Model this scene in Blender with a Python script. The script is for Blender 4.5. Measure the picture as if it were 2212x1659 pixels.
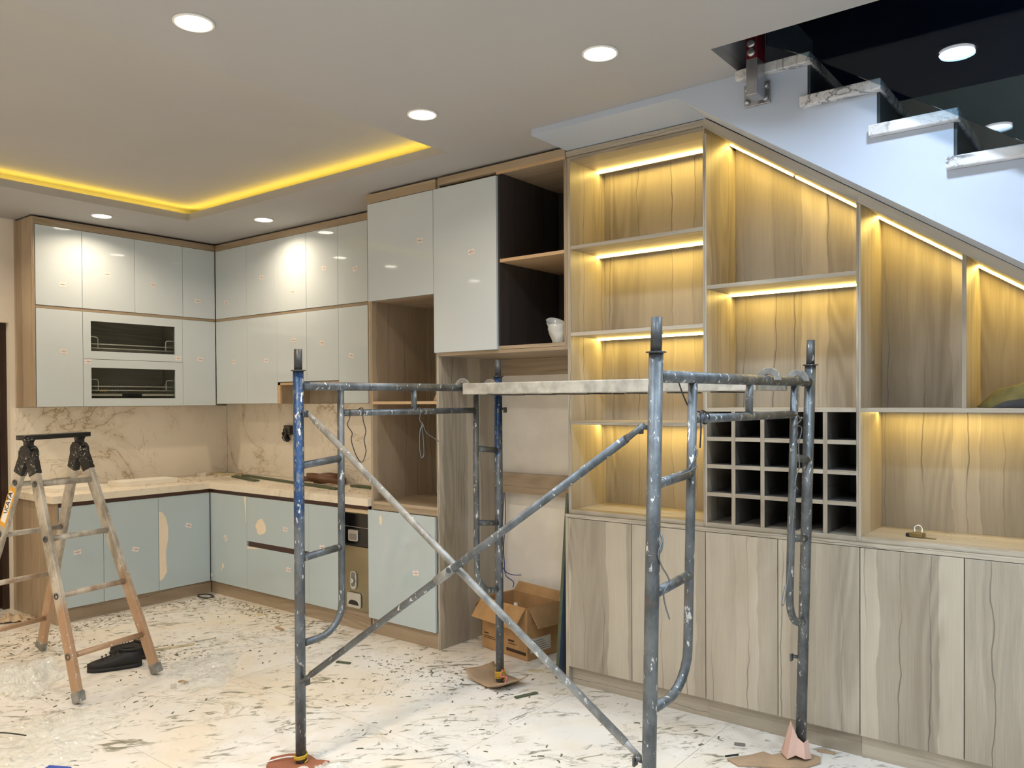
import bpy, math, random
from mathutils import Vector, Matrix, noise as mnoise
random.seed(11)
for o in list(bpy.data.objects):
    bpy.data.objects.remove(o)
scene = bpy.context.scene
COL = scene.collection
PI = math.pi

# ------------------------------------------------------------------ camera
CAM_H = 1.48
YAW, PIT, ROL = 2.23396687, -0.0123437, -0.0059686
F_PX, CY = 1736.698, 886.938
fw = Vector((math.cos(YAW) * math.cos(PIT), math.sin(YAW) * math.cos(PIT), math.sin(PIT)))
rt = Vector((math.sin(YAW), -math.cos(YAW), 0))
up = rt.cross(fw)
rt2 = rt * math.cos(ROL) + up * math.sin(ROL)
up2 = -rt * math.sin(ROL) + up * math.cos(ROL)
cd = bpy.data.cameras.new('camera')
cam = bpy.data.objects.new('camera', cd)
COL.objects.link(cam)
cam.matrix_world = Matrix(((rt2.x, up2.x, -fw.x, 0), (rt2.y, up2.y, -fw.y, 0), (rt2.z, up2.z, -fw.z, CAM_H), (0, 0, 0, 1)))
cd.sensor_fit = 'HORIZONTAL'
cd.sensor_width = 36
cd.lens = F_PX / 2212 * 36
cd.shift_y = (CY - 829.5) / 2212
cd.clip_start = 0.05
scene.camera = cam

# ------------------------------------------------------------------ world, exposure
w = bpy.data.worlds.new('world')
scene.world = w
w.use_nodes = True
w.node_tree.nodes['Background'].inputs[0].default_value = (0.03, 0.04, 0.06, 1)
w.node_tree.nodes['Background'].inputs[1].default_value = 0.3
vs = scene.view_settings
vs.view_transform = 'Standard'
vs.look = 'None'
vs.gamma = 1
vs.use_curve_mapping = False
vs.exposure = 0.15
cy_ = scene.cycles
cy_.max_bounces = 7
cy_.diffuse_bounces = 4
cy_.glossy_bounces = 3
cy_.transmission_bounces = 4
cy_.transparent_max_bounces = 10
cy_.caustics_reflective = False
cy_.caustics_refractive = False
cy_.use_adaptive_sampling = True
cy_.adaptive_threshold = 0.03
WARM = (1.0, 0.80, 0.56)
COOL = (0.70, 0.85, 1.0)
LAMP_W = 9.0          # watts of a ceiling downlight or added fill light, kitchen ones aside
COVE_STR = 13.0
LED_STR = 34.0
YELLOW = (1.0, 0.70, 0.17)

# ------------------------------------------------------------------ material helpers
class G:
    def __init__(s, name):
        s.m = bpy.data.materials.new(name)
        s.m.use_nodes = True
        s.t = s.m.node_tree
        s.b = s.t.nodes['Principled BSDF']
        s.out = s.t.nodes['Material Output']
    def n(s, typ, **kw):
        nd = s.t.nodes.new(typ)
        for k, v in kw.items():
            setattr(nd, k, v)
        return nd
    def put(s, sock, v):
        if v is None:
            return
        if hasattr(v, 'is_output'):
            s.t.links.new(v, sock)
        elif isinstance(v, (tuple, list)) and sock.type == 'RGBA':
            sock.default_value = (*v[:3], 1)
        else:
            sock.default_value = v
    def math(s, op, a, b=0.0, c=None, clamp=False):
        nd = s.n('ShaderNodeMath', operation=op, use_clamp=clamp)
        s.put(nd.inputs[0], a); s.put(nd.inputs[1], b)
        if c is not None: s.put(nd.inputs[2], c)
        return nd.outputs[0]
    def mix(s, f, a, b, mode='MIX'):
        nd = s.n('ShaderNodeMix', data_type='RGBA', blend_type=mode)
        s.put(nd.inputs[0], f); s.put(nd.inputs[6], a); s.put(nd.inputs[7], b)
        return nd.outputs[2]
    def xyz(s, x, y, z):
        nd = s.n('ShaderNodeCombineXYZ')
        s.put(nd.inputs[0], x); s.put(nd.inputs[1], y); s.put(nd.inputs[2], z)
        return nd.outputs[0]
    def pos(s):
        sp = s.n('ShaderNodeSeparateXYZ')
        s.t.links.new(s.n('ShaderNodeNewGeometry').outputs['Position'], sp.inputs[0])
        return sp.outputs
    def rnd(s):
        return s.n('ShaderNodeObjectInfo').outputs['Random']
    def noise(s, v, scale=1.0, detail=3.0, rough=0.55, dist=0.0):
        nd = s.n('ShaderNodeTexNoise')
        s.put(nd.inputs['Vector'], v)
        nd.inputs['Scale'].default_value = scale
        nd.inputs['Detail'].default_value = detail
        nd.inputs['Roughness'].default_value = rough
        nd.inputs['Distortion'].default_value = dist
        return nd.outputs[0]
    def step(s, v, lo, hi, to0=0.0, to1=1.0):
        nd = s.n('ShaderNodeMapRange', interpolation_type='SMOOTHSTEP')
        s.put(nd.inputs[0], v)
        for i, q in enumerate((lo, hi, to0, to1)):
            s.put(nd.inputs[i + 1], q)
        return nd.outputs[0]
    def bump(s, h, strength=0.2, dist=0.002):
        nd = s.n('ShaderNodeBump')
        nd.inputs['Strength'].default_value = strength
        nd.inputs['Distance'].default_value = dist
        s.put(nd.inputs['Height'], h)
        s.t.links.new(nd.outputs[0], s.b.inputs['Normal'])
    def set(s, **kw):
        for k, v in kw.items():
            s.put(s.b.inputs[k.replace('_', ' ')], v)
        return s.m

M = {}
def srgb(r, g, b):
    return tuple(((c / 255) / 12.92 if c / 255 <= 0.04045 else ((c / 255 + 0.055) / 1.055) ** 2.4) for c in (r, g, b))
def plain(name, col, rough=0.5, metal=0.0, vary=0.06, scale=9.0, **kw):
    g = G(name)
    p = g.xyz(*g.pos()[:3])
    f = g.noise(p, scale, 3)
    c = g.mix(g.step(f, 0.3, 0.7), tuple(x * (1 - vary) for x in col), tuple(min(1, x * (1 + vary)) for x in col))
    M[name] = g.set(Base_Color=c, Roughness=rough, Metallic=metal, **kw)
    return M[name]
def emit(name, col, strength):
    g = G(name)
    g.set(Base_Color=(0.8, 0.8, 0.8), Emission_Color=col, Emission_Strength=strength)
    M[name] = g.m

def wood(name, axis, light, dark, vein, dens=8.5, rough=0.42):
    g = G(name)
    x, y, z = g.pos()[:3]
    r = g.rnd()
    if axis == 'Z': s0, t0 = g.math('ADD', x, y), z
    elif axis == 'X': s0, t0 = g.math('ADD', z, y), x
    elif axis == 'S': s0, t0 = g.math('ADD', g.math('MULTIPLY_ADD', x, 0.6655, z), y), x
    else: s0, t0 = g.math('ADD', z, x), y
    s1 = g.math('MULTIPLY_ADD', r, 7.3, s0)
    t1 = g.math('MULTIPLY_ADD', r, 3.1, t0)
    wob = g.noise(g.xyz(g.math('MULTIPLY', s1, 5.0), g.math('MULTIPLY', t1, 2.2), 0), 1.0, 3.0, 0.6)
    s2 = g.math('MULTIPLY_ADD', g.math('SUBTRACT', wob, 0.5), 0.075, s1)
    vo = g.n('ShaderNodeTexVoronoi', voronoi_dimensions='1D', feature='F1')
    g.put(vo.inputs['W'], s2); vo.inputs['Scale'].default_value = dens
    tone = g.n('ShaderNodeSeparateColor'); g.t.links.new(vo.outputs['Color'], tone.inputs[0])
    ve = g.n('ShaderNodeTexVoronoi', voronoi_dimensions='1D', feature='DISTANCE_TO_EDGE')
    g.put(ve.inputs['W'], s2); ve.inputs['Scale'].default_value = dens * 0.8
    pres = g.noise(g.xyz(g.math('MULTIPLY', s1, 6.0), g.math('MULTIPLY', t1, 0.7), 3.0), 1.0, 2.0)
    line = g.math('MULTIPLY', g.step(ve.outputs['Distance'], 0.0, 0.028, 1.0, 0.0), g.step(pres, 0.42, 0.6, 0.15, 1.0))
    fld = g.noise(g.xyz(g.math('MULTIPLY', s1, 4.2), g.math('MULTIPLY', t1, 0.55), 7.0), 1.0, 1.5, 0.4)
    ring = g.math('MULTIPLY_ADD', g.math('SINE', g.math('MULTIPLY', fld, 95.0)), 0.5, 0.5)
    ring = g.math('MULTIPLY', ring, g.step(g.noise(g.xyz(g.math('MULTIPLY', s1, 3.0), g.math('MULTIPLY', t1, 0.4), 11.0), 1.0, 1.0), 0.45, 0.6))
    fine = g.noise(g.xyz(g.math('MULTIPLY', s1, 210.0), g.math('MULTIPLY', t1, 4.0), 0), 1.0, 4.0, 0.75)
    broad = g.noise(g.xyz(g.math('MULTIPLY', s2, 8.0), g.math('MULTIPLY', t1, 0.9), 0), 1.0, 3.0)
    f = g.math('MULTIPLY_ADD', tone.outputs[0], 0.24, 0.08)
    f = g.math('MULTIPLY_ADD', broad, 0.34, f)
    f = g.math('MULTIPLY_ADD', fine, 0.30, f)
    f = g.math('MULTIPLY_ADD', ring, -0.13, g.math('ADD', f, 0.04))
    c = g.mix(g.step(f, 0.20, 0.86), dark, light)
    c = g.mix(g.math('MULTIPLY', line, 0.72), c, vein)
    g.bump(fine, 0.08, 0.001)
    M[name] = g.set(Base_Color=c, Roughness=rough)

WL, WD, WV = srgb(198, 188, 171), srgb(142, 132, 117), srgb(70, 62, 55)
wood('wood_z', 'Z', WL, WD, WV)
wood('wood_x', 'X', WL, WD, WV, dens=14)
wood('wood_slope', 'S', WL, WD, WV, dens=14)
wood('wood_y', 'Y', WL, WD, WV, dens=14)
KL, KD = srgb(186, 168, 144), srgb(142, 123, 101)
wood('kwood_z', 'Z', KL, KD, WV)
wood('kwood_x', 'X', KL, KD, WV, dens=12)
wood('kwood_y', 'Y', KL, KD, WV, dens=12)
wood('cubby_dark', 'Z', srgb(72, 66, 64), srgb(46, 42, 42), srgb(24, 22, 22))  # darker grain for the cubby back and dividing panel
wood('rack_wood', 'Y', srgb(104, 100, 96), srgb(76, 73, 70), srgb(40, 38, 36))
wood('edge_wood', 'X', srgb(215, 186, 148), srgb(188, 156, 118), srgb(160, 128, 96), dens=20)

def gloss(name, col):
    g = G(name)
    f = g.noise(g.xyz(*g.pos()[:3]), 2.2, 2.0)
    c = g.mix(f, tuple(v * 0.97 for v in col), tuple(min(1, v * 1.03) for v in col))
    wav = g.noise(g.xyz(*g.pos()[:3]), 5.0, 2.0)
    g.bump(wav, 0.012, 0.01)
    M[name] = g.set(Base_Color=c, Roughness=0.045, IOR=1.45)
gloss('door_white', srgb(204, 214, 221))
gloss('door_grey', srgb(187, 202, 209))

def marble(name, base, veincol, sc=1.3, rough=0.12, thin=0.02, amount=0.9):
    g = G(name)
    x, y, z = g.pos()[:3]
    r = g.math('MULTIPLY', g.rnd(), 9.0)
    p = g.xyz(g.math('ADD', x, r), g.math('ADD', y, r), z)
    n1 = g.noise(p, sc, 6.0, 0.58, 0.9)
    d1 = g.math('ABSOLUTE', g.math('SUBTRACT', n1, 0.5))
    v1 = g.step(d1, 0.0, thin, 1.0, 0.0)
    n2 = g.noise(p, sc * 2.3, 5.0, 0.6, 1.4)
    d2 = g.math('ABSOLUTE', g.math('SUBTRACT', n2, 0.5))
    v2 = g.math('MULTIPLY', g.step(d2, 0.0, thin * 0.8, 1.0, 0.0), 0.6)
    msk = g.step(g.noise(p, sc * 0.8, 2.0), 0.34, 0.56)
    v = g.math('MULTIPLY', g.math('MAXIMUM', v1, v2), g.math('MULTIPLY', msk, amount))
    halo = g.math('MULTIPLY', g.step(d1, 0.0, thin * 5, 0.3, 0.0), msk)
    c = g.mix(g.math('MAXIMUM', v, halo), base, veincol)
    M[name] = g.set(Base_Color=c, Roughness=rough)
marble('marble_wall', srgb(244, 237, 224), srgb(190, 171, 144), 1.15, 0.13, 0.012, 1.0)
marble('marble_counter', srgb(240, 230, 212), srgb(170, 148, 122), 2.0, 0.3, 0.02, 0.6)
marble('marble_tread', srgb(226, 226, 228), srgb(92, 96, 106), 5.0, 0.2, 0.03)

def floor_mat():
    g = G('floor_tile')
    x, y, z = g.pos()[:3]
    r = g.math('MULTIPLY', g.rnd(), 13.0)
    p = g.xyz(g.math('ADD', x, r), g.math('ADD', y, r), z)
    pw = g.xyz(x, y, z)
    n1 = g.noise(p, 2.2, 6.0, 0.6, 1.2)
    vein = g.math('MULTIPLY', g.step(g.math('ABSOLUTE', g.math('SUBTRACT', n1, 0.5)), 0, 0.02, 1, 0), g.step(g.noise(p, 1.6, 2.0), 0.45, 0.65))
    c = g.mix(g.math('MULTIPLY', vein, 0.6), srgb(236, 233, 228), srgb(150, 147, 138))
    # trodden dust: green-grey smears with ragged shapes of their own
    dust = g.step(g.noise(pw, 1.3, 5.0, 0.6, 0.6), 0.40, 0.66)
    c = g.mix(g.math('MULTIPLY', dust, 0.55), c, srgb(222, 206, 176))
    st = g.noise(g.xyz(g.math('MULTIPLY', g.math('ADD', x, y), 3.2), g.math('MULTIPLY', g.math('SUBTRACT', y, x), 9.0), 0), 1.0, 6.0, 0.68, 1.6)
    sm = g.math('MULTIPLY', g.step(st, 0.545, 0.64), g.step(g.noise(pw, 1.9, 3.0), 0.40, 0.53))
    c = g.mix(g.math('MULTIPLY', sm, 0.9), c, srgb(124, 122, 102))
    st2 = g.noise(g.xyz(g.math('MULTIPLY', x, 26.0), g.math('MULTIPLY', y, 12.0), 4.0), 1.0, 4.0, 0.7, 1.0)
    sp = g.math('MULTIPLY', g.step(st2, 0.60, 0.67), g.step(g.noise(pw, 2.7, 2.0), 0.42, 0.56))
    c = g.mix(g.math('MULTIPLY', sp, 0.7), c, srgb(104, 106, 84))
    ro = g.math('MULTIPLY_ADD', dust, 0.30, 0.26)
    g.bump(st2, 0.08, 0.002)
    M['floor_tile'] = g.set(Base_Color=c, Roughness=ro)
floor_mat()

def steel(name, base, blue=None, zlo=0, zhi=0, metal=0.55):
    g = G(name)
    x, y, z = g.pos()[:3]
    p = g.xyz(x, y, g.math('MULTIPLY', z, 0.6))
    n = g.noise(p, 16.0, 5.0, 0.65)
    c = g.mix(g.step(n, 0.3, 0.7), tuple(v * 0.62 for v in base), tuple(v * 1.35 for v in base))
    rust = g.step(g.noise(p, 9.0, 4.0, 0.7), 0.60, 0.72)
    c = g.mix(g.math('MULTIPLY', rust, 0.45), c, srgb(112, 96, 82))
    if blue:
        zz = g.math('ADD', z, g.math('MULTIPLY', g.math('SUBTRACT', g.noise(p, 14.0, 4.0), 0.5), 0.5))
        k = g.math('MULTIPLY', g.step(zz, zlo - 0.05, zlo + 0.05), g.step(zz, zhi - 0.01, zhi + 0.05, 1, 0))
        worn = g.step(g.noise(p, 60.0, 4.0, 0.75), 0.50, 0.60, 1.0, 0.2)
        c = g.mix(g.math('MULTIPLY', k, worn), c, blue)
    sp = g.step(g.noise(g.xyz(x, y, g.math('MULTIPLY', z, 0.45)), 62.0, 3.0, 0.6), 0.62, 0.65)
    sp = g.math('MULTIPLY', sp, g.step(g.noise(p, 7.0, 2.0), 0.36, 0.52))
    c = g.mix(sp, c, srgb(206, 206, 202))
    g.bump(n, 0.15, 0.002)
    M[name] = g.set(Base_Color=c, Roughness=0.46, Metallic=metal)
STEEL = srgb(100, 104, 107)
steel('steel', STEEL)
steel('steel_dark', srgb(86, 88, 90))
steel('steel_pale', srgb(140, 139, 135), metal=0.25)
steel('steel_blue', srgb(104, 110, 116), srgb(40, 70, 112), 1.02, 1.66)
steel('steel_blue_far', srgb(104, 110, 116), srgb(38, 72, 122), 1.24, 1.66)

def ladder_mat():
    g = G('ladder_alu')
    x, y, z = g.pos()[:3]
    p = g.xyz(x, y, g.math('MULTIPLY', z, 0.5))
    n = g.noise(p, 12.0, 5.0, 0.65)
    c = g.mix(g.step(n, 0.32, 0.68), srgb(142, 134, 122), srgb(200, 193, 180))
    zz = g.math('ADD', z, g.math('MULTIPLY', g.math('SUBTRACT', g.noise(p, 6.0, 3.0), 0.5), 0.35))
    k = g.step(zz, 0.34, 0.62, 1.0, 0.0)
    c = g.mix(g.math('MULTIPLY', k, 0.8), c, srgb(180, 142, 108))
    sp = g.step(g.noise(p, 70.0, 3.0), 0.68, 0.71)
    c = g.mix(sp, c, srgb(235, 232, 226))
    M['ladder_alu'] = g.set(Base_Color=c, Roughness=0.5, Metallic=0.25)
ladder_mat()

def splatter():
    g = G('black_splatter')
    p = g.xyz(*g.pos()[:3])
    sp = g.math('MULTIPLY', g.step(g.noise(p, 75.0, 4.0, 0.65), 0.58, 0.63), g.step(g.noise(p, 9.0, 2.0), 0.42, 0.58))
    M['black_splatter'] = g.set(Base_Color=g.mix(sp, srgb(26, 25, 25), srgb(190, 184, 172)), Roughness=0.5)
splatter()
def clear(name, col, rough, alpha, ior=1.45):
    g = G(name)
    g.set(Base_Color=col, Roughness=rough, IOR=ior)
    tr = g.n('ShaderNodeBsdfTransparent'); tr.inputs[0].default_value = (0.93, 0.95, 0.94, 1)
    mx = g.n('ShaderNodeMixShader'); mx.inputs[0].default_value = alpha
    g.t.links.new(tr.outputs[0], mx.inputs[1]); g.t.links.new(g.b.outputs[0], mx.inputs[2])
    g.t.links.new(mx.outputs[0], g.out.inputs[0])
    M[name] = g.m
clear('plastic_film', srgb(252, 251, 248), 0.12, 0.40)
clear('smoked_glass', srgb(44, 46, 46), 0.03, 0.14)
def pane_mat():
    g = G('clear_glass')
    gl = g.n('ShaderNodeBsdfGlossy'); gl.inputs[0].default_value = (1, 1, 1, 1); gl.inputs['Roughness'].default_value = 0.004
    tr = g.n('ShaderNodeBsdfTransparent'); tr.inputs[0].default_value = (0.62, 0.72, 0.78, 1)
    fr = g.n('ShaderNodeFresnel'); fr.inputs[0].default_value = 1.36
    mx = g.n('ShaderNodeMixShader')
    g.t.links.new(fr.outputs[0], mx.inputs[0]); g.t.links.new(tr.outputs[0], mx.inputs[1]); g.t.links.new(gl.outputs[0], mx.inputs[2])
    g.t.links.new(mx.outputs[0], g.out.inputs[0])
    M['clear_glass'] = g.m
pane_mat()

plain('wall_paint', srgb(236, 228, 216), 0.75, vary=0.03, scale=3)
plain('ceiling_paint', srgb(174, 173, 174), 0.8, vary=0.015, scale=2)
plain('stair_paint', srgb(186, 197, 216), 0.7, vary=0.02, scale=2)
plain('raw_plaster', srgb(243, 237, 227), 0.85, vary=0.05, scale=5)
plain('stairwell_shade', srgb(34, 54, 100), 0.55, vary=0.1, scale=2)  # dark of the unlit stairwell put into the wall colour
plain('riser_dark', srgb(58, 66, 72), 0.4, vary=0.12)
plain('slab_edge', srgb(190, 192, 200), 0.8, vary=0.05)
plain('grout', srgb(150, 142, 126), 0.9)
plain('brown_door', srgb(52, 36, 28), 0.3, vary=0.2, scale=4)
plain('gola', srgb(74, 48, 38), 0.35)
plain('cream_board', srgb(236, 214, 178), 0.6)
plain('film_bare', srgb(244, 228, 204), 0.45, vary=0.02)
plain('trim_white', srgb(238, 236, 232), 0.4, vary=0.01)
plain('black_plastic', srgb(24, 24, 25), 0.45, vary=0.3, scale=40)
plain('black_glass', srgb(14, 16, 18), 0.05)
plain('mirror_steel', srgb(150, 142, 118), 0.12, 0.9, vary=0.05)
plain('chrome', srgb(208, 208, 208), 0.2, 0.9, vary=0.04)
plain('rack_wire', srgb(222, 218, 208), 0.3, 0.3)
plain('stainless', srgb(178, 178, 182), 0.26, 0.85, vary=0.06, scale=30)
plain('red_film', srgb(84, 20, 28), 0.3)
plain('cardboard', srgb(176, 138, 94), 0.85, vary=0.1, scale=12)
plain('cardboard_in', srgb(156, 118, 78), 0.85, vary=0.08)
plain('cardboard_pale', srgb(168, 142, 114), 0.85, vary=0.12)
plain('rack_back_black', srgb(30, 30, 33), 0.45, vary=0.2, scale=6)
plain('ink', srgb(58, 36, 24), 0.7)
plain('label_paper', srgb(206, 200, 188), 0.7)
plain('tile_red', srgb(156, 98, 72), 0.7, vary=0.12)
plain('shoe_black', srgb(18, 18, 20), 0.55, vary=0.2, scale=30)
plain('shoe_sole', srgb(30, 30, 32), 0.7)
plain('green_board', srgb(82, 90, 68), 0.8, vary=0.12)
plain('blue_laminate', srgb(86, 104, 126), 0.5)
plain('brown_band', srgb(104, 68, 44), 0.4, vary=0.1)
plain('white_slab', srgb(240, 236, 226), 0.5, vary=0.03)
plain('shaving', srgb(98, 98, 76), 0.9, vary=0.3, scale=20)
plain('scrap', srgb(196, 182, 150), 0.9, vary=0.15, scale=20)
plain('olive_cloth', srgb(134, 128, 84), 0.95, vary=0.12, scale=20)
plain('dark_cloth', srgb(58, 58, 60), 0.95)
plain('rag', srgb(196, 176, 150), 0.95, vary=0.12, scale=16)
plain('pink_cloth', srgb(206, 172, 158), 0.9)
plain('yellow_string', srgb(196, 160, 52), 0.8)
plain('pink_string', srgb(206, 112, 120), 0.8)
plain('blue_wire', srgb(44, 50, 128), 0.5)
plain('iron_wire', srgb(116, 120, 126), 0.4, 0.6)
plain('dark_wire', srgb(60, 62, 66), 0.45, 0.5)
plain('plank_top', srgb(184, 180, 170), 0.7, 0.15, vary=0.25, scale=14)
plain('sticker_paper', srgb(238, 236, 233), 0.5)
plain('sticker_red', srgb(212, 188, 186), 0.5)
plain('sticker_ink', srgb(150, 112, 116), 0.5)
plain('amber_label', srgb(226, 166, 48), 0.5)
plain('socket_black', srgb(30, 28, 28), 0.5)
plain('socket_grey', srgb(120, 116, 110), 0.4)
plain('blue_label', srgb(52, 84, 170), 0.4)
plain('brass', srgb(150, 132, 92), 0.35, 0.8)
emit('lamp_warm', (1.0, 0.90, 0.74), 14)
emit('lamp_cool', (0.94, 0.97, 1.0), 14)
emit('cove_light', (1.0, 0.66, 0.07), COVE_STR)
emit('led_light', YELLOW, LED_STR)

# ------------------------------------------------------------------ mesh helpers
class MB:
    def __init__(s):
        s.v, s.f, s.mi, s.sm = [], [], [], []
        s.cur = 0
    def face(s, idx, smooth=False):
        s.f.append(idx); s.mi.append(s.cur); s.sm.append(smooth)
    def add(s, verts, faces, smooth=False):
        b = len(s.v)
        s.v += [Vector(q) for q in verts]
        for fc in faces:
            s.face([b + i for i in fc], smooth)
        return s
    def box(s, x0, x1, y0, y1, z0, z1):
        x0, x1 = min(x0, x1), max(x0, x1); y0, y1 = min(y0, y1), max(y0, y1); z0, z1 = min(z0, z1), max(z0, z1)
        return s.add([(x0, y0, z0), (x1, y0, z0), (x1, y1, z0), (x0, y1, z0), (x0, y0, z1), (x1, y0, z1), (x1, y1, z1), (x0, y1, z1)],
              [(0, 3, 2, 1), (4, 5, 6, 7), (0, 1, 5, 4), (1, 2, 6, 5), (2, 3, 7, 6), (3, 0, 4, 7)])
    def obox(s, c, ax, ay, az):
        c, ax, ay, az = Vector(c), Vector(ax), Vector(ay), Vector(az)
        vs_ = [c + ax * i + ay * j + az * k for k in (-1, 1) for j in (-1, 1) for i in (-1, 1)]
        return s.add(vs_, [(0, 2, 3, 1), (4, 5, 7, 6), (0, 1, 5, 4), (1, 3, 7, 5), (3, 2, 6, 7), (2, 0, 4, 6)])
    def beam(s, a, b, wdt, hgt, side=(0, 1, 0)):
        a, b = Vector(a), Vector(b)
        d = (b - a); L = d.length; d.normalize()
        sd = Vector(side); sd = (sd - d * sd.dot(d)).normalized()
        u = d.cross(sd)
        return s.obox((a + b) / 2, d * (L / 2), sd * (wdt / 2), u * (hgt / 2))
    def prism(s, poly, d, axis='Y', o=0.0):
        # poly in the plane across axis, extruded from o to o+d
        n = len(poly)
        def P(q, t):
            if axis == 'Y': return (q[0], t, q[1])
            if axis == 'X': return (t, q[0], q[1])
            return (q[0], q[1], t)
        vs_ = [P(q, o) for q in poly] + [P(q, o + d) for q in poly]
        fs = [tuple(range(n)), tuple(range(2 * n - 1, n - 1, -1))]
        fs += [(i, i + n, (i + 1) % n + n, (i + 1) % n) for i in range(n)]
        return s.add(vs_, fs)
    def tube(s, pts, r, seg=12, caps=True, closed=False):
        pts = [Vector(p) for p in pts]
        n = len(pts); rings = []; prev = None
        for i, p in enumerate(pts):
            if closed:
                d = (pts[(i + 1) % n] - pts[i - 1]).normalized()
            else:
                d = ((pts[min(i + 1, n - 1)] - pts[max(i - 1, 0)])).normalized()
            if prev is None:
                a = Vector((0, 0, 1)) if abs(d.z) < 0.9 else Vector((1, 0, 0))
                u = a.cross(d).normalized()
            else:
                u = (prev - d * prev.dot(d)).normalized()
            prev = u; v = d.cross(u)
            rr = r[i] if isinstance(r, (list, tuple)) else r
            rings.append([p + (u * math.cos(2 * PI * k / seg) + v * math.sin(2 * PI * k / seg)) * rr for k in range(seg)])
        b = len(s.v)
        for rg in rings: s.v += rg
        m = n if closed else n - 1
        for i in range(m):
            for k in range(seg):
                i2 = (i + 1) % n
                s.face([b + i * seg + k, b + i * seg + (k + 1) % seg, b + i2 * seg + (k + 1) % seg, b + i2 * seg + k], True)
        if caps and not closed:
            s.face([b + k for k in range(seg - 1, -1, -1)]); s.face([b + (n - 1) * seg + k for k in range(seg)])
        return s
    def lathe(s, prof, c, seg=20, axis=(0, 0, 1)):
        c = Vector(c); ax = Vector(axis).normalized()
        q = Vector((0, 0, 1)).rotation_difference(ax)
        b = len(s.v)
        for r, h in prof:
            for k in range(seg):
                s.v.append(c + q @ Vector((r * math.cos(2 * PI * k / seg), r * math.sin(2 * PI * k / seg), h)))
        for i in range(len(prof) - 1):
            for k in range(seg):
                s.face([b + i * seg + k, b + i * seg + (k + 1) % seg, b + (i + 1) * seg + (k + 1) % seg, b + (i + 1) * seg + k], True)
        if prof[0][0] > 1e-5: s.face([b + k for k in range(seg - 1, -1, -1)])
        if prof[-1][0] > 1e-5: s.face([b + (len(prof) - 1) * seg + k for k in range(seg)])
        return s
    def loft(s, rings, smooth=True, caps=True):
        n = len(rings[0]); b = len(s.v)
        for rg in rings: s.v += [Vector(q) for q in rg]
        for i in range(len(rings) - 1):
            for k in range(n):
                s.face([b + i * n + k, b + i * n + (k + 1) % n, b + (i + 1) * n + (k + 1) % n, b + (i + 1) * n + k], smooth)
        if caps:
            s.face([b + k for k in range(n - 1, -1, -1)], smooth); s.face([b + (len(rings) - 1) * n + k for k in range(n)], smooth)
        return s
    def grid(s, fn, nu, nv, smooth=True):
        b = len(s.v)
        for j in range(nv + 1):
            for i in range(nu + 1):
                s.v.append(Vector(fn(i / nu, j / nv)))
        for j in range(nv):
            for i in range(nu):
                q = b + j * (nu + 1) + i
                s.face([q, q + 1, q + nu + 2, q + nu + 1], smooth)
        return s
    def data(s, name, mats, off=Vector((0, 0, 0))):
        me = bpy.data.meshes.new(name)
        me.from_pydata([tuple(q - off) for q in s.v], [], s.f)
        for mm in (mats if isinstance(mats, (list, tuple)) else [mats]):
            me.materials.append(M[mm])
        me.polygons.foreach_set('material_index', s.mi)
        me.polygons.foreach_set('use_smooth', s.sm)
        me.update()
        return me
    def build(s, name, mats, parent=None, bevel=0.0, local=False, solid=0.0):
        if parent is not None:
            off = Vector((0, 0, 0)) if local else wloc(parent)
            loc = Vector((0, 0, 0))
        else:
            xs = [q.x for q in s.v]; ys = [q.y for q in s.v]; zs = [q.z for q in s.v]
            off = Vector(((min(xs) + max(xs)) / 2, (min(ys) + max(ys)) / 2, min(zs))); loc = off
        o = bpy.data.objects.new(name, s.data(name, mats, off))
        COL.objects.link(o)
        o.location = loc
        if parent is not None: o.parent = parent
        if solid:
            md = o.modifiers.new('thickness', 'SOLIDIFY'); md.thickness = solid; md.offset = 0
        if bevel:
            md = o.modifiers.new('bevel', 'BEVEL'); md.width = bevel; md.segments = 2; md.limit_method = 'ANGLE'
        return o

def wloc(o):
    v = Vector((0, 0, 0))
    while o is not None:
        v += Vector(o.location); o = o.parent
    return v
def thing(name, label, cat, loc=(0, 0, 0), rz=0.0, group=None):
    o = bpy.data.objects.new(name, None)
    COL.objects.link(o)
    o.location = loc; o.rotation_euler = (0, 0, rz)
    o.empty_display_size = 0.1
    return tag(o, label, cat, group)
def tag(o, label, cat, group=None):
    o['label'] = label; o['category'] = cat
    if group: o['group'] = group
    return o
def struct(o):
    o['kind'] = 'structure'
    return o
def bx(*a):
    return MB().box(*a)
def bez(pts, n=8):
    # smooth polyline through points (Catmull-Rom)
    pts = [Vector(p) for p in pts]; out = []
    for i in range(len(pts) - 1):
        p0, p1, p2, p3 = pts[max(i - 1, 0)], pts[i], pts[i + 1], pts[min(i + 2, len(pts) - 1)]
        for k in range(n):
            t = k / n
            out.append(0.5 * ((2 * p1) + (p2 - p0) * t + (2 * p0 - 5 * p1 + 4 * p2 - p3) * t * t + (3 * p1 - p0 - 3 * p2 + p3) * t ** 3))
    out.append(pts[-1])
    return out

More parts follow.
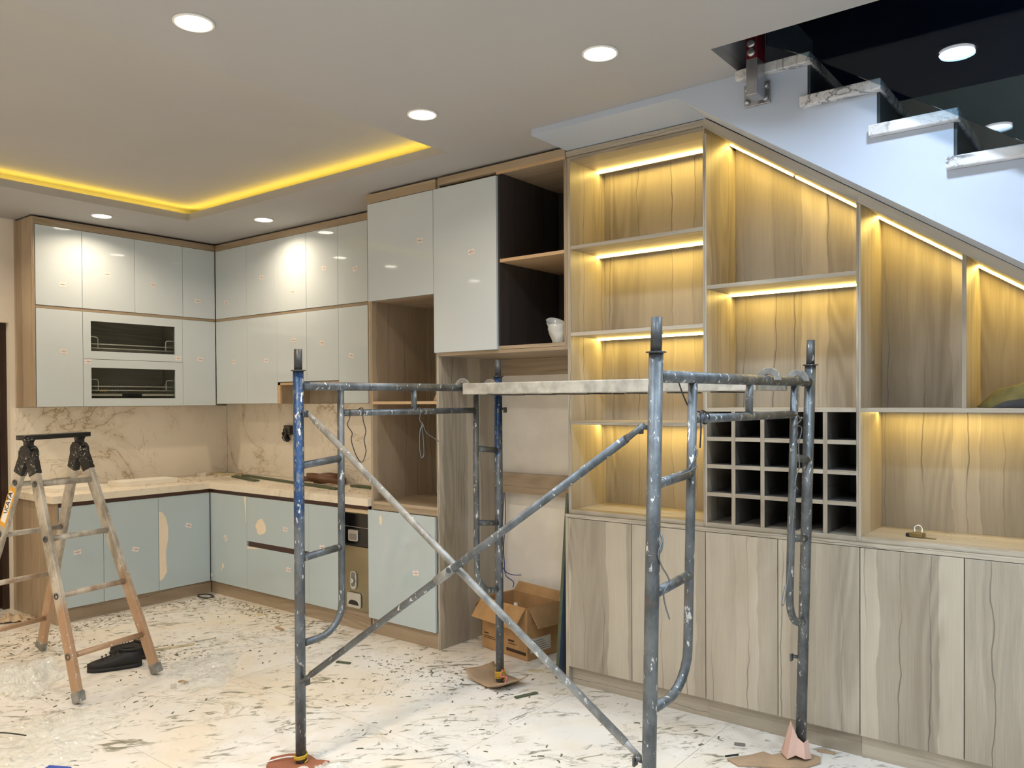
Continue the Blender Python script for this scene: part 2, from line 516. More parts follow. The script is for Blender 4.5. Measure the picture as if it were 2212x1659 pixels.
# ------------------------------------------------------------------ setting
XL, YB, XR, YF, ZC = -6.38, 4.07, 2.2, -2.4, 2.80
flo = struct(bx(XL - 0.2, XR, YF, YB, -0.12, -0.012).build('floor', 'grout'))
TP = 0.78
xs = [-2.25 + TP * k for k in range(-6, 7)]; ys = [2.48 + TP * k for k in range(-7, 4)]
shared = None
for a in xs:
    for b in ys:
        x0, x1, y0, y1 = max(a, XL - 0.2), min(a + TP, XR), max(b, YF), min(b + TP, YB)
        if x1 - x0 < 0.02 or y1 - y0 < 0.02: continue
        full = abs(x1 - x0 - TP) < 1e-6 and abs(y1 - y0 - TP) < 1e-6
        if full and shared:
            o = bpy.data.objects.new('tile', shared); COL.objects.link(o)
        else:
            o = bx(0.001, x1 - x0 - 0.001, 0.001, y1 - y0 - 0.001, 0, 0.012).build('tile', 'floor_tile', flo, local=True)
            if full: shared = o.data
        o.parent = flo
        o.location = Vector((x0, y0, -0.012)) - Vector(flo.location)

struct(bx(XL - 0.2, XR + 0.2, YB, YB + 0.2, -0.12, 2.86).build('wall_back', 'raw_plaster'))
m = MB()
DY0, DY1, DZ = 1.35, 2.325, 2.06
m.box(XL - 0.2, XL, DY1, YB, -0.12, 2.86); m.box(XL - 0.2, XL, DY0, DY1, DZ, 2.86); m.box(XL - 0.2, XL, YF, DY0, -0.12, 2.86)
struct(m.build('wall_left', 'wall_paint'))
struct(bx(XR, XR + 0.2, YF - 0.2, YB, -0.12, 2.86).build('wall_right', 'wall_paint'))
struct(bx(XL - 0.2, XR + 0.2, YF - 0.2, YF, -0.12, 2.86).build('wall_front', 'wall_paint'))
dr = struct(bx(XL - 0.16, XL - 0.11, DY0 + 0.045, DY1 - 0.045, 0.005, DZ - 0.045).build('door_1', 'brown_door', bevel=0.003))
m = MB(); m.box(XL - 0.19, XL - 0.05, DY1 - 0.043, DY1 - 0.001, 0, DZ - 0.001); m.box(XL - 0.19, XL - 0.05, DY0 + 0.001, DY0 + 0.043, 0, DZ - 0.001); m.box(XL - 0.19, XL - 0.05, DY0 + 0.043, DY1 - 0.043, DZ - 0.043, DZ - 0.001)
m.build('door_frame', 'brown_door', dr, bevel=0.003)
m = MB()
for z0, z1 in ((0.15, 0.95), (1.10, 1.90)):
    m.box(XL - 0.112, XL - 0.102, DY0 + 0.17, DY1 - 0.17, z0, z1)
m.build('door_panel', 'brown_door', dr, bevel=0.006)

# ceiling: lowered gypsum ring, raised tray, stair opening
TX0, TX1, TY0, TY1 = -5.455, -2.905, 0.45, 3.172
OX, OY = -1.28, 2.867
ZL = ZC + 0.05
m = MB()
m.box(XL - 0.2, TX0, YF, YB, ZC, ZL)
m.box(TX1, OX, YF, YB, ZC, ZL)
m.box(TX0, TX1, TY1, YB, ZC, ZL)
m.box(TX0, TX1, YF, TY0, ZC, ZL)
m.box(OX, XR, YF, OY, ZC, ZL)
ceil = struct(m.build('ceiling', 'ceiling_paint'))
CW = 0.16
m = MB(); m.box(TX0 - CW, TX1 + CW, TY0 - CW, TY1 + CW, ZC + 0.115, ZC + 0.155)
m.box(TX0 - CW - 0.02, TX0 - CW, TY0 - CW, TY1 + CW, ZL, ZC + 0.155); m.box(TX1 + CW, TX1 + CW + 0.02, TY0 - CW, TY1 + CW, ZL, ZC + 0.155)
m.box(TX0 - CW, TX1 + CW, TY1 + CW, TY1 + CW + 0.02, ZL, ZC + 0.155); m.box(TX0 - CW, TX1 + CW, TY0 - CW - 0.02, TY0 - CW, ZL, ZC + 0.155)
m.build('tray_panel', 'ceiling_paint', ceil)
for a in ((TX0 - 0.085, TX0 - 0.07, TY0, TY1 + 0.07), (TX1 + 0.10, TX1 + 0.115, TY0, TY1 + 0.07), (TX0 - 0.07, TX1 + 0.07, TY1 + 0.07, TY1 + 0.085), (TX0, TX1, TY0 - 0.085, TY0 - 0.07)):
    bx(*a, ZL + 0.001, ZL + 0.012).build('cove_strip', 'cove_light', ceil)
m = MB(); m.box(-1.6, OX, 2.5, YB, ZL, 3.25); m.box(OX, XR, 2.5, OY, ZL, 3.25)
m.build('floor_slab', 'slab_edge', ceil)
# unlit stairwell above, its darkness painted into the wall colour
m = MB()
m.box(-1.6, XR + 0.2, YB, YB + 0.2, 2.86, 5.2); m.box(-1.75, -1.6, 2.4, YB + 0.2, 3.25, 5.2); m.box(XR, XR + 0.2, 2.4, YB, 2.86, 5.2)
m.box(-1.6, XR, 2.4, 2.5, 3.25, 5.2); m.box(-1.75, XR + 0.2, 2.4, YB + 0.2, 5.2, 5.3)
struct(m.build('wall_stairwell', 'stairwell_shade'))

# ------------------------------------------------------------------ downlights and added fill lights
def downlight(x, y, warm, label, watt=LAMP_W):
    t = thing('downlight', label, 'ceiling light', (x, y, ZC - 0.006), 0, 'recessed ceiling downlights')
    MB().lathe([(0.060, 0.003), (0.061, -0.001), (0.066, -0.002), (0.070, 0.001), (0.070, 0.0059)], (0, 0, 0), 28).build('trim_ring', 'trim_white', t, local=True)
    MB().lathe([(0.0, 0.001), (0.030, 0.001), (0.060, 0.002)], (0, 0, 0), 28).build('diffuser', 'lamp_warm' if warm else 'lamp_cool', t, local=True)
    ld = bpy.data.lights.new('downlight_lamp', 'AREA')
    ld.shape = 'DISK'; ld.size = 0.12; ld.energy = watt; ld.color = WARM if warm else COOL; ld.spread = math.radians(150)
    lo = bpy.data.objects.new('lamp', ld); COL.objects.link(lo)
    lo.parent = t; lo.location = (0, 0, -0.012)
for x, y, wm, lb in ((-2.59, 1.535, 1, 'warm round downlight beside the ceiling tray, nearer the open room'),
                     (-2.603, 2.675, 1, 'warm round downlight between tray corner and tall white cabinet'),
                     (-5.763, 2.70, 1, 'warm round downlight over the left white wall cabinets'),
                     (-4.99, 3.49, 1, 'warm round downlight before the right kitchen wall cabinets'),
                     (-1.62, 2.63, 0, 'cool white round downlight in front of the stair soffit'),
                     (-0.549, 2.655, 0, 'cool white downlight by the stair opening, mirrored in its glass'),
                     (-0.545, 1.575, 0, 'cool white downlight behind the one by the stair opening'),
                     (-1.62, 1.55, 0, 'cool white downlight above the scaffold'),
                     (-5.763, 1.45, 1, 'warm downlight above the brown door'),
                     (-2.6, 0.40, 1, 'unseen warm fill light added in the room row behind the tray'),  # this one and those below are unseen, added to fill the room with light
                     (-1.62, 0.45, 0, 'unseen cool fill light added in the open room, third row'),
                     (-0.55, 0.45, 0, 'unseen cool fill light added in the open room above the viewer'),
                     (0.55, 2.655, 0, 'unseen cool fill light added over the stair foot'),
                     (0.55, 1.575, 0, 'unseen cool fill light added in the open room toward the right wall'),
                     (-5.0, 0.0, 1, 'unseen warm fill light added beyond the near end of the tray'),
                     (-3.8, -0.9, 1, 'unseen warm fill light added near the front wall'),
                     (-1.0, -0.9, 0, 'unseen cool fill light added near the front wall'),
                     (-2.6, -0.9, 1, 'unseen warm fill light added near the front wall, fourth row'),
                     (0.55, 0.45, 0, 'unseen cool fill light added in the open room near the right wall'),
                     (-4.2, -1.7, 1, 'unseen warm fill light added along the front wall'),
                     (-1.62, -1.9, 0, 'unseen cool fill light added along the front wall'),
                     (0.1, -1.7, 0, 'unseen cool fill light added in the front right corner'),
                     (1.5, 0.45, 0, 'unseen cool fill light added closest to the right wall'),
                     (-5.763, 0.2, 1, 'unseen warm fill light added by the left wall past the door')):
    downlight(x, y, wm, lb, 5.3 if y > 2 and x < -2 else LAMP_W)

# ------------------------------------------------------------------ staircase
YS = 3.16
def zs_(x): return 2.77 - 0.668 * (x + 1.569)
RUN, RISE = 0.2505, 0.1635
st = thing('staircase', 'white staircase with marble treads and sloping soffit above the display shelves', 'staircase', (0.3, 3.6, 0))
top = [(-2.34, ZC - 0.0005), (OX, ZC - 0.0005), (OX, 2.765)]
x, z = -1.014, 2.765
steps = []
while x < 1.9:
    steps.append((x, z)); top += [(x, z), (x, z - RISE)]; x += RUN; z -= RISE
xe = x
top += [(xe, z), (xe, 0.25)]
xz = -1.569 + (2.77 - 0.25) / 0.668
poly = [(-2.34, 2.77), (-1.569, 2.77), (min(xz, xe), max(0.25, zs_(xe)))]
if xz < xe: poly.append((xe, 0.25))
poly += top[::-1][1:]
def cprism(mb, poly, y0, y1):
    # concave prism: quads as separate column strips between bottom and top outline
    mb.prism(poly, y1 - y0, 'Y', y0)
m = MB(); cprism(m, poly, YS, YB - 0.001)
m.build('stair_body', 'stair_paint', st)
for i, (sx, sz) in enumerate([(-1.014, 2.765)] + [(a + RUN, b - RISE) for a, b in steps[:-1]]):
    x0 = OX if i == 0 else sx - RUN - 0.022
    x1 = sx + 0.020
    bx(x0 - (0.012 if i == 0 else 0), x1, YS - 0.032, YB - 0.002, sz + 0.001, sz + 0.041).build('tread', 'marble_tread', st, bevel=0.004)
    bx(sx + 0.0008, sx + 0.0100, YS + 0.004, YB - 0.002, sz + 0.001 - RISE + 0.041, sz + 0.0005).build('riser', 'riser_dark', st)
gb = thing('glass_balustrade', 'clear glass stair balustrade on a stainless steel bracket post', 'balustrade', (-1.19, 3.08, 2.67))
def zg(x): return 2.758 - 0.664 * (x + 0.984)
GY = 3.05
poly = [(-1.135, 2.865), (-1.135, zg(-1.135) + 0.0), (1.7, zg(1.7)), (1.7, zg(1.7) + 1.0), (-0.60, 3.50), (-1.135, 3.50)]
poly = [(-1.135, 2.84), (-1.0, 2.768), (1.6, zg(1.6)), (1.6, zg(1.6) + 0.95), (-0.4, 3.55), (-1.135, 3.55)]
MB().prism(poly, 0.010, 'Y', GY).build('glass_pane', 'clear_glass', gb)
po = bx(-1.213, -1.168, 3.045, 3.125, 2.662, 3.35).build('bracket_post', 'stainless', gb, bevel=0.002)
m = MB(); m.box(-1.2135, -1.1675, 3.0435, 3.1265, 2.80, 3.35)
m.build('protective_film', 'red_film', po)
for zz in (2.822, 2.856):
    MB().lathe([(0.016, 0), (0.016, 0.008), (0.010, 0.012), (0.0, 0.012)], (-1.19, 3.0435, zz), 16, (0, -1, 0)).build('clamp_bolt', 'stainless', po)
pl = bx(-1.262, -1.156, 3.148, 3.1595, 2.655, 2.742).build('base_plate', 'stainless', gb, bevel=0.002)
for xx in (-1.248, -1.146 - 0.026):
    for zz in (2.673, 2.722):
        MB().lathe([(0.011, 0), (0.011, 0.010), (0.006, 0.014), (0.0, 0.014)], (xx, 3.148, zz), 14, (0, -1, 0)).build('anchor_bolt', 'stainless', pl)
bx(-1.209, -1.172, 3.125, 3.149, 2.672, 2.72).build('arm', 'stainless', gb)

# ------------------------------------------------------------------ cabinet helpers
def sticker_mesh(axis):
    m = MB()
    def r(u0, u1, v0, v1, lift, mi):
        m.cur = mi
        if axis == 'Y': m.box(u0, u1, -0.0006 - lift, 0, v0, v1)
        else: m.box(0, 0.0006 + lift, u0, u1, v0, v1)
    r(-0.030, 0.030, -0.020, 0.020, 0, 0)
    for a in ((-0.029, 0.029, 0.0165, 0.0185), (-0.029, 0.029, -0.0185, -0.0165), (-0.029, -0.0275, -0.0165, 0.0165), (0.0275, 0.029, -0.0165, 0.0165), (-0.012, 0.014, 0.006, 0.011), (-0.010, 0.016, -0.012, -0.008)):
        r(*a, 0.0002, 1)
    r(-0.022, 0.024, -0.003, 0.002, 0.0002, 2)
    return m.data('sticker', ['sticker_paper', 'sticker_red', 'sticker_ink'])
STK = {'X': sticker_mesh('X'), 'Y': sticker_mesh('Y')}
def sticker(door, axis, plane, u, z, tilt=0.0):
    o = bpy.data.objects.new('sticker', STK[axis]); COL.objects.link(o)
    o.parent = door
    wp = Vector((u, plane - 0.0002, z)) if axis == 'Y' else Vector((plane + 0.0002, u, z))
    o.location = wp - wloc(door)
    o.scale = (0.82, 0.82, 0.82)
    if axis == 'Y': o.rotation_euler = (0, tilt, 0)
    else: o.rotation_euler = (tilt, 0, 0)
def blob(door, axis, plane, pts, name='bare_patch'):
    m = MB()
    if axis == 'Y': m.prism(pts, -0.0006, 'Y', plane - 0.0002)
    else: m.prism(pts, 0.0006, 'X', plane + 0.0002)
    return m.build(name, 'film_bare', door)
GP = 0.0012
def door(parent, axis, plane, u0, u1, z0, z1, mat='door_white', name='door', th=0.018):
    if axis == 'Y': m = bx(u0 + GP, u1 - GP, plane, plane + th, z0 + GP, z1 - GP)
    else: m = bx(plane - th, plane, u0 + GP, u1 - GP, z0 + GP, z1 - GP)
    return m.build(name, mat, parent, bevel=0.0018)

# ------------------------------------------------------------------ left base cabinets
Xd, Yd = -5.678, 3.46           # door faces of the base run
Zp, Zt = 0.098, 0.785
lb = thing('base_cabinet', 'grey-white base cabinet with three doors and wooden end panel along the left wall', 'cabinet', (-6.03, 2.9, 0))
bx(XL + 0.001, Xd - 0.020, 2.352, 3.46, Zp, 0.811).build('body', 'kwood_z', lb)
bx(XL + 0.001, Xd - 0.0005, 2.333, 2.351, 0.0, 0.811).build('end_panel', 'kwood_z', lb, bevel=0.001)
bx(Xd - 0.045, Xd - 0.022, 2.352, 3.476, 0.0, Zp - 0.001).build('plinth', 'kwood_y', lb)
bx(Xd - 0.019, Xd - 0.006, 2.352, 3.452, Zt + 0.001, 0.811).build('grip_channel', 'gola', lb)
dl = []
for a, b in ((2.353, 2.646), (2.646, 3.044), (3.044, 3.457)):
    dl.append(door(lb, 'X', Xd, a, b, Zp, Zt, 'door_grey'))
sticker(dl[0], 'X', Xd, 2.47, 0.47, 0.05); sticker(dl[1], 'X', Xd, 2.87, 0.43, -0.3); sticker(dl[2], 'X', Xd, 3.28, 0.55, -0.3)
blob(dl[2], 'X', Xd, [(3.047, 0.17), (3.075, 0.18), (3.105, 0.23), (3.10, 0.30), (3.098, 0.38), (3.115, 0.47), (3.118, 0.55), (3.10, 0.63), (3.07, 0.675), (3.047, 0.68)][::-1])

# ------------------------------------------------------------------ right base cabinets
rb = thing('base_cabinet', 'grey-white base cabinet with corner door, two drawers and narrow door under the sink wall', 'cabinet', (-4.9, 3.75, 0))
bx(XL + 0.001, -4.117, Yd + 0.020, YB - 0.002, Zp, 0.811).build('body', 'kwood_z', rb)
bx(Xd - 0.022, -3.8755, Yd + 0.022, Yd + 0.045, 0.0, Zp - 0.001).build('plinth', 'kwood_x', rb)
bx(Xd - 0.004, -3.8755, Yd + 0.006, Yd + 0.019, Zt + 0.001, 0.811).build('grip_channel', 'gola', rb)
bx(-4.116, -3.8755, Yd + 0.020, Yd + 0.040, 0.757, Zt).build('filler_strip', 'cream_board', rb)
bx(-4.116, -3.8755, Yd + 0.020, Yd + 0.040, Zp, 0.128).build('filler_strip', 'kwood_x', rb)
d1 = door(rb, 'Y', Yd, Xd + 0.002, -5.195, Zp, Zt, 'door_grey')
d2 = door(rb, 'Y', Yd, -5.195, -4.47, 0.455, Zt, 'door_grey', 'drawer')
d3 = door(rb, 'Y', Yd, -5.195, -4.47, Zp, 0.420, 'door_grey', 'drawer')
bx(-5.18, -4.47, Yd + 0.006, Yd + 0.0195, 0.421, 0.454).build('grip_channel', 'gola', rb)
d4 = door(rb, 'Y', Yd, -4.47, -4.117, Zp, Zt, 'door_grey')
sticker(d1, 'Y', Yd, -5.47, 0.45, 0.9); sticker(d2, 'Y', Yd, -4.73, 0.585, 0.1); sticker(d3, 'Y', Yd, -4.70, 0.305, 0.1); sticker(d4, 'Y', Yd, -4.33, 0.50, -0.1)
def ell(cx, cz, rx, rz, n=14, wob=0.12, sd=0):
    return [(cx + rx * math.cos(2 * PI * k / n) * (1 + wob * math.sin(3 * k + sd)), cz + rz * math.sin(2 * PI * k / n) * (1 + wob * math.cos(2 * k + sd))) for k in range(n)]
blob(d2, 'Y', Yd, ell(-5.02, 0.575, 0.060, 0.058))
blob(d1, 'Y', Yd, ell(-5.51, 0.235, 0.012, 0.022)); blob(d1, 'Y', Yd, ell(-5.53, 0.205, 0.006, 0.010)); blob(d1, 'Y', Yd, ell(-5.665, 0.145, 0.010, 0.013))
blob(d1, 'Y', Yd, [(-5.225, 0.782), (-5.199, 0.782), (-5.199, 0.60), (-5.204, 0.58), (-5.209, 0.66)])
blob(d3, 'Y', Yd, [(-5.19, 0.417), (-4.98, 0.417), (-5.08, 0.409), (-5.19, 0.400)])

# appliance: rice dispenser
rd = thing('rice_dispenser', 'narrow built-in rice dispenser with mirrored front and chrome handles', 'dispenser', (-3.995, 3.7, 0.130))
RX0, RX1 = -4.1145, -3.875
bx(RX0, RX1, Yd + 0.021, YB - 0.05, 0.130, 0.756).build('body', 'black_plastic', rd)
bx(RX0 + 0.001, RX1 - 0.001, Yd + 0.004, Yd + 0.0205, 0.548, 0.755).build('top_panel', 'black_glass', rd, bevel=0.002)
bx(RX0 + 0.001, RX1 - 0.001, Yd + 0.002, Yd + 0.0205, 0.131, 0.545).build('front_panel', 'mirror_steel', rd, bevel=0.002)
bx(RX0 + 0.001, RX1 - 0.001, Yd + 0.0030, Yd + 0.0038, 0.668, 0.6705).build('panel_joint', 'chrome', rd)
def rrect(cx, cz, wx, wz, r, n=5):
    out = []
    for sx, sz, a0 in ((1, 1, 0), (-1, 1, PI / 2), (-1, -1, PI), (1, -1, 1.5 * PI)):
        for k in range(n):
            a = a0 + PI / 2 * k / (n - 1)
            out.append((cx + sx * (wx - r) + r * math.cos(a), cz + sz * (wz - r) + r * math.sin(a)))
    return out
h1 = MB().prism(rrect(-4.01, 0.615, 0.046, 0.037, 0.012), 0.012, 'Y', Yd - 0.0085).build('handle', 'chrome', rd, bevel=0.003)
MB().prism(rrect(-4.01, 0.607, 0.034, 0.020, 0.006), 0.002, 'Y', Yd - 0.0100).build('recess', 'socket_grey', h1)
h2 = MB().prism(rrect(-4.01, 0.325, 0.029, 0.060, 0.026, 7), 0.011, 'Y', Yd - 0.0095).build('dial_plate', 'chrome', rd, bevel=0.003)
MB().prism(rrect(-4.01, 0.330, 0.018, 0.047, 0.016, 7), 0.002, 'Y', Yd - 0.0110).build('dial_recess', 'socket_grey', h2)
MB().lathe([(0.0165, 0), (0.0165, 0.012), (0.013, 0.015), (0, 0.015)], (-4.01, Yd - 0.0110, 0.322), 18, (0, -1, 0)).build('dial', 'chrome', h2)
h3 = MB().prism(rrect(-4.006, 0.196, 0.066, 0.050, 0.016), 0.012, 'Y', Yd - 0.0105).build('chute_plate', 'chrome', rd, bevel=0.004)
MB().prism([(-4.055, 0.166), (-3.955, 0.166), (-3.965, 0.186), (-3.985, 0.196), (-4.027, 0.196), (-4.047, 0.186)], 0.002, 'Y', Yd - 0.0120).build('chute_opening', 'black_plastic', h3)

# ------------------------------------------------------------------ countertop and splashback
m = MB()
m.box(XL + 0.024, Xd + 0.014, 2.308, Yd - 0.012, 0.813, 0.862)
m.box(XL + 0.024, -3.862, Yd - 0.012, YB - 0.024, 0.813, 0.862)
tag(m.build('countertop', 'marble_counter', bevel=0.0015), 'L-shaped cream marble worktop over the grey base cabinets', 'worktop')
tag(bx(XL + 0.001, XL + 0.021, 2.352, YB - 0.022, 0.8625, 1.452).build('backsplash', 'marble_wall'), 'veined marble splashback on the left kitchen wall', 'splashback')
tag(bx(XL + 0.022, -3.862, YB - 0.021, YB - 0.001, 0.8625, 1.466).build('backsplash', 'marble_wall'), 'veined marble splashback behind the black socket on the right kitchen wall', 'splashback')

# ------------------------------------------------------------------ left wall cabinets
Xu, Yu = -6.075, 3.770
ZB, Z1, Z2, Z3, Z4 = 1.455, 2.150, 2.171, 2.735, 2.785
lu = thing('wall_cabinet', 'glossy white wall cabinet with two glazed flap doors on the left kitchen wall', 'cabinet', (-6.22, 3.08, ZB))
bx(XL + 0.001, Xu - 0.0015, 2.362, 2.381, ZB, Z4).build('end_panel', 'kwood_z', lu, bevel=0.001)
bx(XL + 0.001, Xu - 0.020, 2.382, 4.04, Z1 + 0.002, Z4 - 0.001).build('upper_body', 'kwood_z', lu)
m = MB()
m.box(XL + 0.001, XL + 0.012, 2.382, 4.04, ZB, Z1); m.box(XL + 0.012, Xu - 0.020, 2.382, 3.79, ZB, ZB + 0.018)
m.box(XL + 0.012, Xu - 0.020, 2.382, 3.79, Z1 - 0.018, Z1); m.box(XL + 0.012, Xu - 0.020, 2.690, 2.708, ZB + 0.018, Z1 - 0.018)
m.box(XL + 0.012, Xu - 0.020, 3.466, 3.484, ZB + 0.018, Z1 - 0.018); m.box(XL + 0.012, Xu - 0.020, 2.382, 2.400, ZB + 0.018, Z1 - 0.018); m.box(XL + 0.012, Xu - 0.020, 3.77, 3.79, ZB + 0.018, Z1 - 0.018)
m.build('lower_body', 'wood_y', lu)
bx(Xu - 0.019, Xu - 0.004, 2.382, Yu - 0.002, Z1 + 0.001, Z2 - 0.001).build('rail', 'kwood_y', lu)
bx(Xu - 0.019, Xu - 0.002, 2.382, Yu - 0.002, Z3 + 0.001, Z4).build('crown', 'kwood_y', lu)
yy = [2.384, 2.700, 3.090, 3.481, 3.766]
ds = [door(lu, 'X', Xu, yy[i], yy[i + 1], Z2, Z3) for i in range(4)]
for d_, u, zz, tl in zip(ds, (2.565, 2.88, 3.235, 3.61), (2.33, 2.44, 2.40, 2.31), (0.0, 0.0, -0.15, 0.05)): sticker(d_, 'X', Xu, u, zz, tl)
dA = door(lu, 'X', Xu, 2.384, 2.700, ZB, Z1); sticker(dA, 'X', Xu, 2.565, 1.853, 0.05)
dB = door(lu, 'X', Xu, 3.475, 3.766, ZB, Z1); sticker(dB, 'X', Xu, 3.625, 1.835, -0.1)
def flap(z0, z1, gz0, gz1, su, sz):
    y0, y1, g0, g1 = 2.7012, 3.4738, 2.757, 3.411
    m = MB(); x0, x1 = Xu - 0.018, Xu
    m.box(x0, x1, y0, g0, z0, z1); m.box(x0, x1, g1, y1, z0, z1); m.box(x0, x1, g0, g1, z0, gz0); m.box(x0, x1, g0, g1, gz1, z1)
    o = m.build('flap_door', 'door_white', lu)
    bx(Xu - 0.013, Xu - 0.008, g0, g1, gz0, gz1).build('pane', 'smoked_glass', o)
    sticker(o, 'X', Xu, su, sz, 0.05)
flap(1.806, Z1 - GP, 1.864, 2.084, 3.435, 1.835); flap(ZB + GP, 1.803, 1.516, 1.742, 2.735, 1.785)
def dish_rack(z, label, tray):
    t = thing('dish_rack', label, 'dish rack', (-6.22, 3.085, z), 0, 'dish racks behind the glazed flaps')
    y0, y1, xa, xb = 2.722, 3.452, -6.345, -6.115
    for k, zz in enumerate((0.045, 0.075)):
        MB().tube([(xa, y0, z + zz), (xb, y0, z + zz), (xb, y1, z + zz), (xa, y1, z + zz)], 0.0045, 8, closed=True).build('rail', 'rack_wire', t)
    m = MB()
    for k in range(34):
        yk = y0 + 0.02 + (y1 - y0 - 0.04) * k / 33
        m.tube([(xb, yk, z + 0.045), (xb - 0.06, yk, z + 0.025), (xa + 0.06, yk, z + 0.025), (xa, yk, z + 0.045)], 0.0016, 6)
        if tray: m.tube([(-6.24, yk, z + 0.025), (-6.25, yk, z + 0.10)], 0.0016, 6)
    m.build('wire_bars', 'rack_wire', t)['kind'] = 'stuff'
    for ya, sg in ((y0 + 0.01, 1), (y1 - 0.01, -1)):
        MB().tube(bez([(xb + 0.004, ya, z + 0.045), (xb + 0.004, ya, z + 0.115), (xb + 0.004, ya + sg * 0.02, z + 0.125), (xb + 0.004, ya + sg * 0.075, z + 0.125), (xb + 0.004, ya + sg * 0.09, z + 0.11), (xb + 0.004, ya + sg * 0.09, z + 0.045)], 5), 0.004, 8).build('end_loop', 'rack_wire', t)
        bx(xa, xb, ya - sg * 0.018 - 0.004, ya - sg * 0.018 + 0.004, z, z + 0.10).build('side_bracket', 'rack_wire', t)
    if tray:
        bx(xa, xb + 0.006, y0 + 0.002, y1 - 0.002, z + 0.003, z + 0.020).build('drip_tray', 'rack_wire', t)
        bx(xb + 0.006, xb + 0.010, 3.0, 3.15, z + 0.001, z + 0.022).build('name_plate', 'black_plastic', t)
dish_rack(1.845, 'white wire dish rack behind the upper smoked-glass flap door', False)
dish_rack(1.530, 'white wire dish rack with drip tray behind the lower smoked-glass flap door', True)
for k, zz in enumerate((1.835, 1.5200)):
    pass
m = MB(); m.box(-6.36, -6.10, 2.7085, 3.4655, 1.8150, 1.8430)
m.build('divider_shelf', 'wood_y', lu)

# ------------------------------------------------------------------ right wall cabinets
ru = thing('wall_cabinet', 'glossy white wall cabinet with ten doors and a cooker-hood niche', 'cabinet', (-5.1, 3.92, ZB))
HX0, HX1, HZ = -5.235, -4.515, 1.632
bx(Xu - 0.018, -3.864, Yu + 0.020, YB - 0.001, Z1 + 0.002, Z4 - 0.001).build('upper_body', 'kwood_z', ru)
m = MB(); m.box(Xu + 0.02, HX0 + 0.02, Yu + 0.020, YB - 0.001, 1.468, Z1); m.box(HX1 - 0.02, -3.864, Yu + 0.020, YB - 0.001, 1.468, Z1)
m.box(HX0 + 0.02, HX1 - 0.02, Yu + 0.020, YB - 0.001, HZ - 0.02, Z1)
m.build('lower_body', 'kwood_z', ru)
bx(HX0 + 0.021, HX1 - 0.021, YB - 0.015, YB - 0.003, 1.4685, HZ - 0.021).build('niche_back', 'wood_z', ru)
m = MB(); m.box(HX0 + 0.003, HX0 + 0.030, Yu + 0.003, Yu + 0.0195, 1.468, HZ - 0.004); m.box(HX0 + 0.003, HX1 - 0.003, Yu + 0.003, Yu + 0.0195, HZ - 0.022, HZ - 0.004)
m.build('niche_trim', 'edge_wood', ru)
bx(Xu + 0.0, -4.20, Yu + 0.004, Yu + 0.019, Z1 + 0.001, Z2 - 0.001).build('rail', 'kwood_x', ru)
bx(Xu + 0.0, -3.864, Yu + 0.002, Yu + 0.019, Z3 + 0.001, Z4).build('crown', 'kwood_x', ru)
xx = [Xu + 0.004, -5.632, -5.236, -4.876, -4.515, -4.203]
du = [door(ru, 'Y', Yu, xx[i], xx[i + 1], Z2, Z3) for i in range(5)]
for d_, u, zz, tl in zip(du, (-5.92, -5.43, -5.04, -4.67, -4.33), (2.30, 2.46, 2.31, 2.45, 2.41), (0.4, 0.1, 0.0, 0.1, -0.2)): sticker(d_, 'Y', Yu, u, zz, tl)
dw = [door(ru, 'Y', Yu, xx[i], xx[i + 1], HZ if i in (2, 3) else 1.468, Z1) for i in range(5)]
for d_, u, zz, tl in zip(dw, (-5.82, -5.38, -5.03, -4.70, -4.38), (1.81, 1.805, 1.945, 1.91, 1.805), (0.0, 0.1, 0.1, 0.1, 0.2)): sticker(d_, 'Y', Yu, u, zz, tl)
bx(-4.200, -3.864, Yu + 0.004, Yu + 0.0195, 1.468, Z3).build('filler_panel', 'edge_wood', ru)

# ------------------------------------------------------------------ tall oven cabinet
TXa, TXb, YP = -3.860, -3.268, 3.480
tc = thing('tall_cabinet', 'tall wood-grain cabinet with two open niches, white top door and grey bottom door', 'cabinet', (-3.564, 3.77, 0))
m = MB(); m.box(TXa, TXa + 0.018, YP, YB - 0.002, 0.0, 2.784)
m.build('side_panel', 'kwood_z', tc, bevel=0.0008)
m = MB(); m.box(TXb - 0.018, TXb, YP, YB - 0.002, 0.0, 2.784)
m.build('side_panel', 'wood_z', tc, bevel=0.0008)
i0, i1 = TXa + 0.0185, TXb - 0.0185
bx(i0, i1, YB - 0.014, YB - 0.004, Zp, 2.77).build('back_panel', 'wood_z', tc)
bx(i0, i1, YP + 0.002, YB - 0.015, 2.113, 2.131).build('shelf', 'kwood_x', tc)
bx(i0, i1, YP + 0.002, YB - 0.015, 1.462, 1.480).build('shelf', 'edge_wood', tc)
bx(i0, i1, YP + 0.002, YB - 0.015, 0.829, 0.847).build('shelf', 'kwood_x', tc)
bx(i0, i1, YP + 0.001, YP + 0.019, 0.794, 0.8288).build('rail', 'kwood_x', tc)
bx(i0, i1, YP + 0.020, YB - 0.015, Zp, 0.12).build('bottom', 'kwood_x', tc)
bx(i0, i1, YP + 0.004, YP + 0.022, 0.0, Zp - 0.001).build('plinth', 'kwood_x', tc)
bx(TXa - 0.006, TXb, YP - 0.018, YP - 0.001, 2.728, 2.785).build('crown', 'kwood_x', tc)
dT = door(tc, 'Y', Yd, TXa + 0.004, TXb - 0.018, 2.112, 2.726); sticker(dT, 'Y', Yd, -3.395, 2.44, 0.0)
dL = door(tc, 'Y', Yd, -3.874, -3.287, Zp + 0.004, 0.793, 'door_grey'); sticker(dL, 'Y', Yd, -3.45, 0.44, -0.1)
blob(dL, 'Y', Yd, ell(-3.755, 0.735, 0.013, 0.030, wob=0.08))

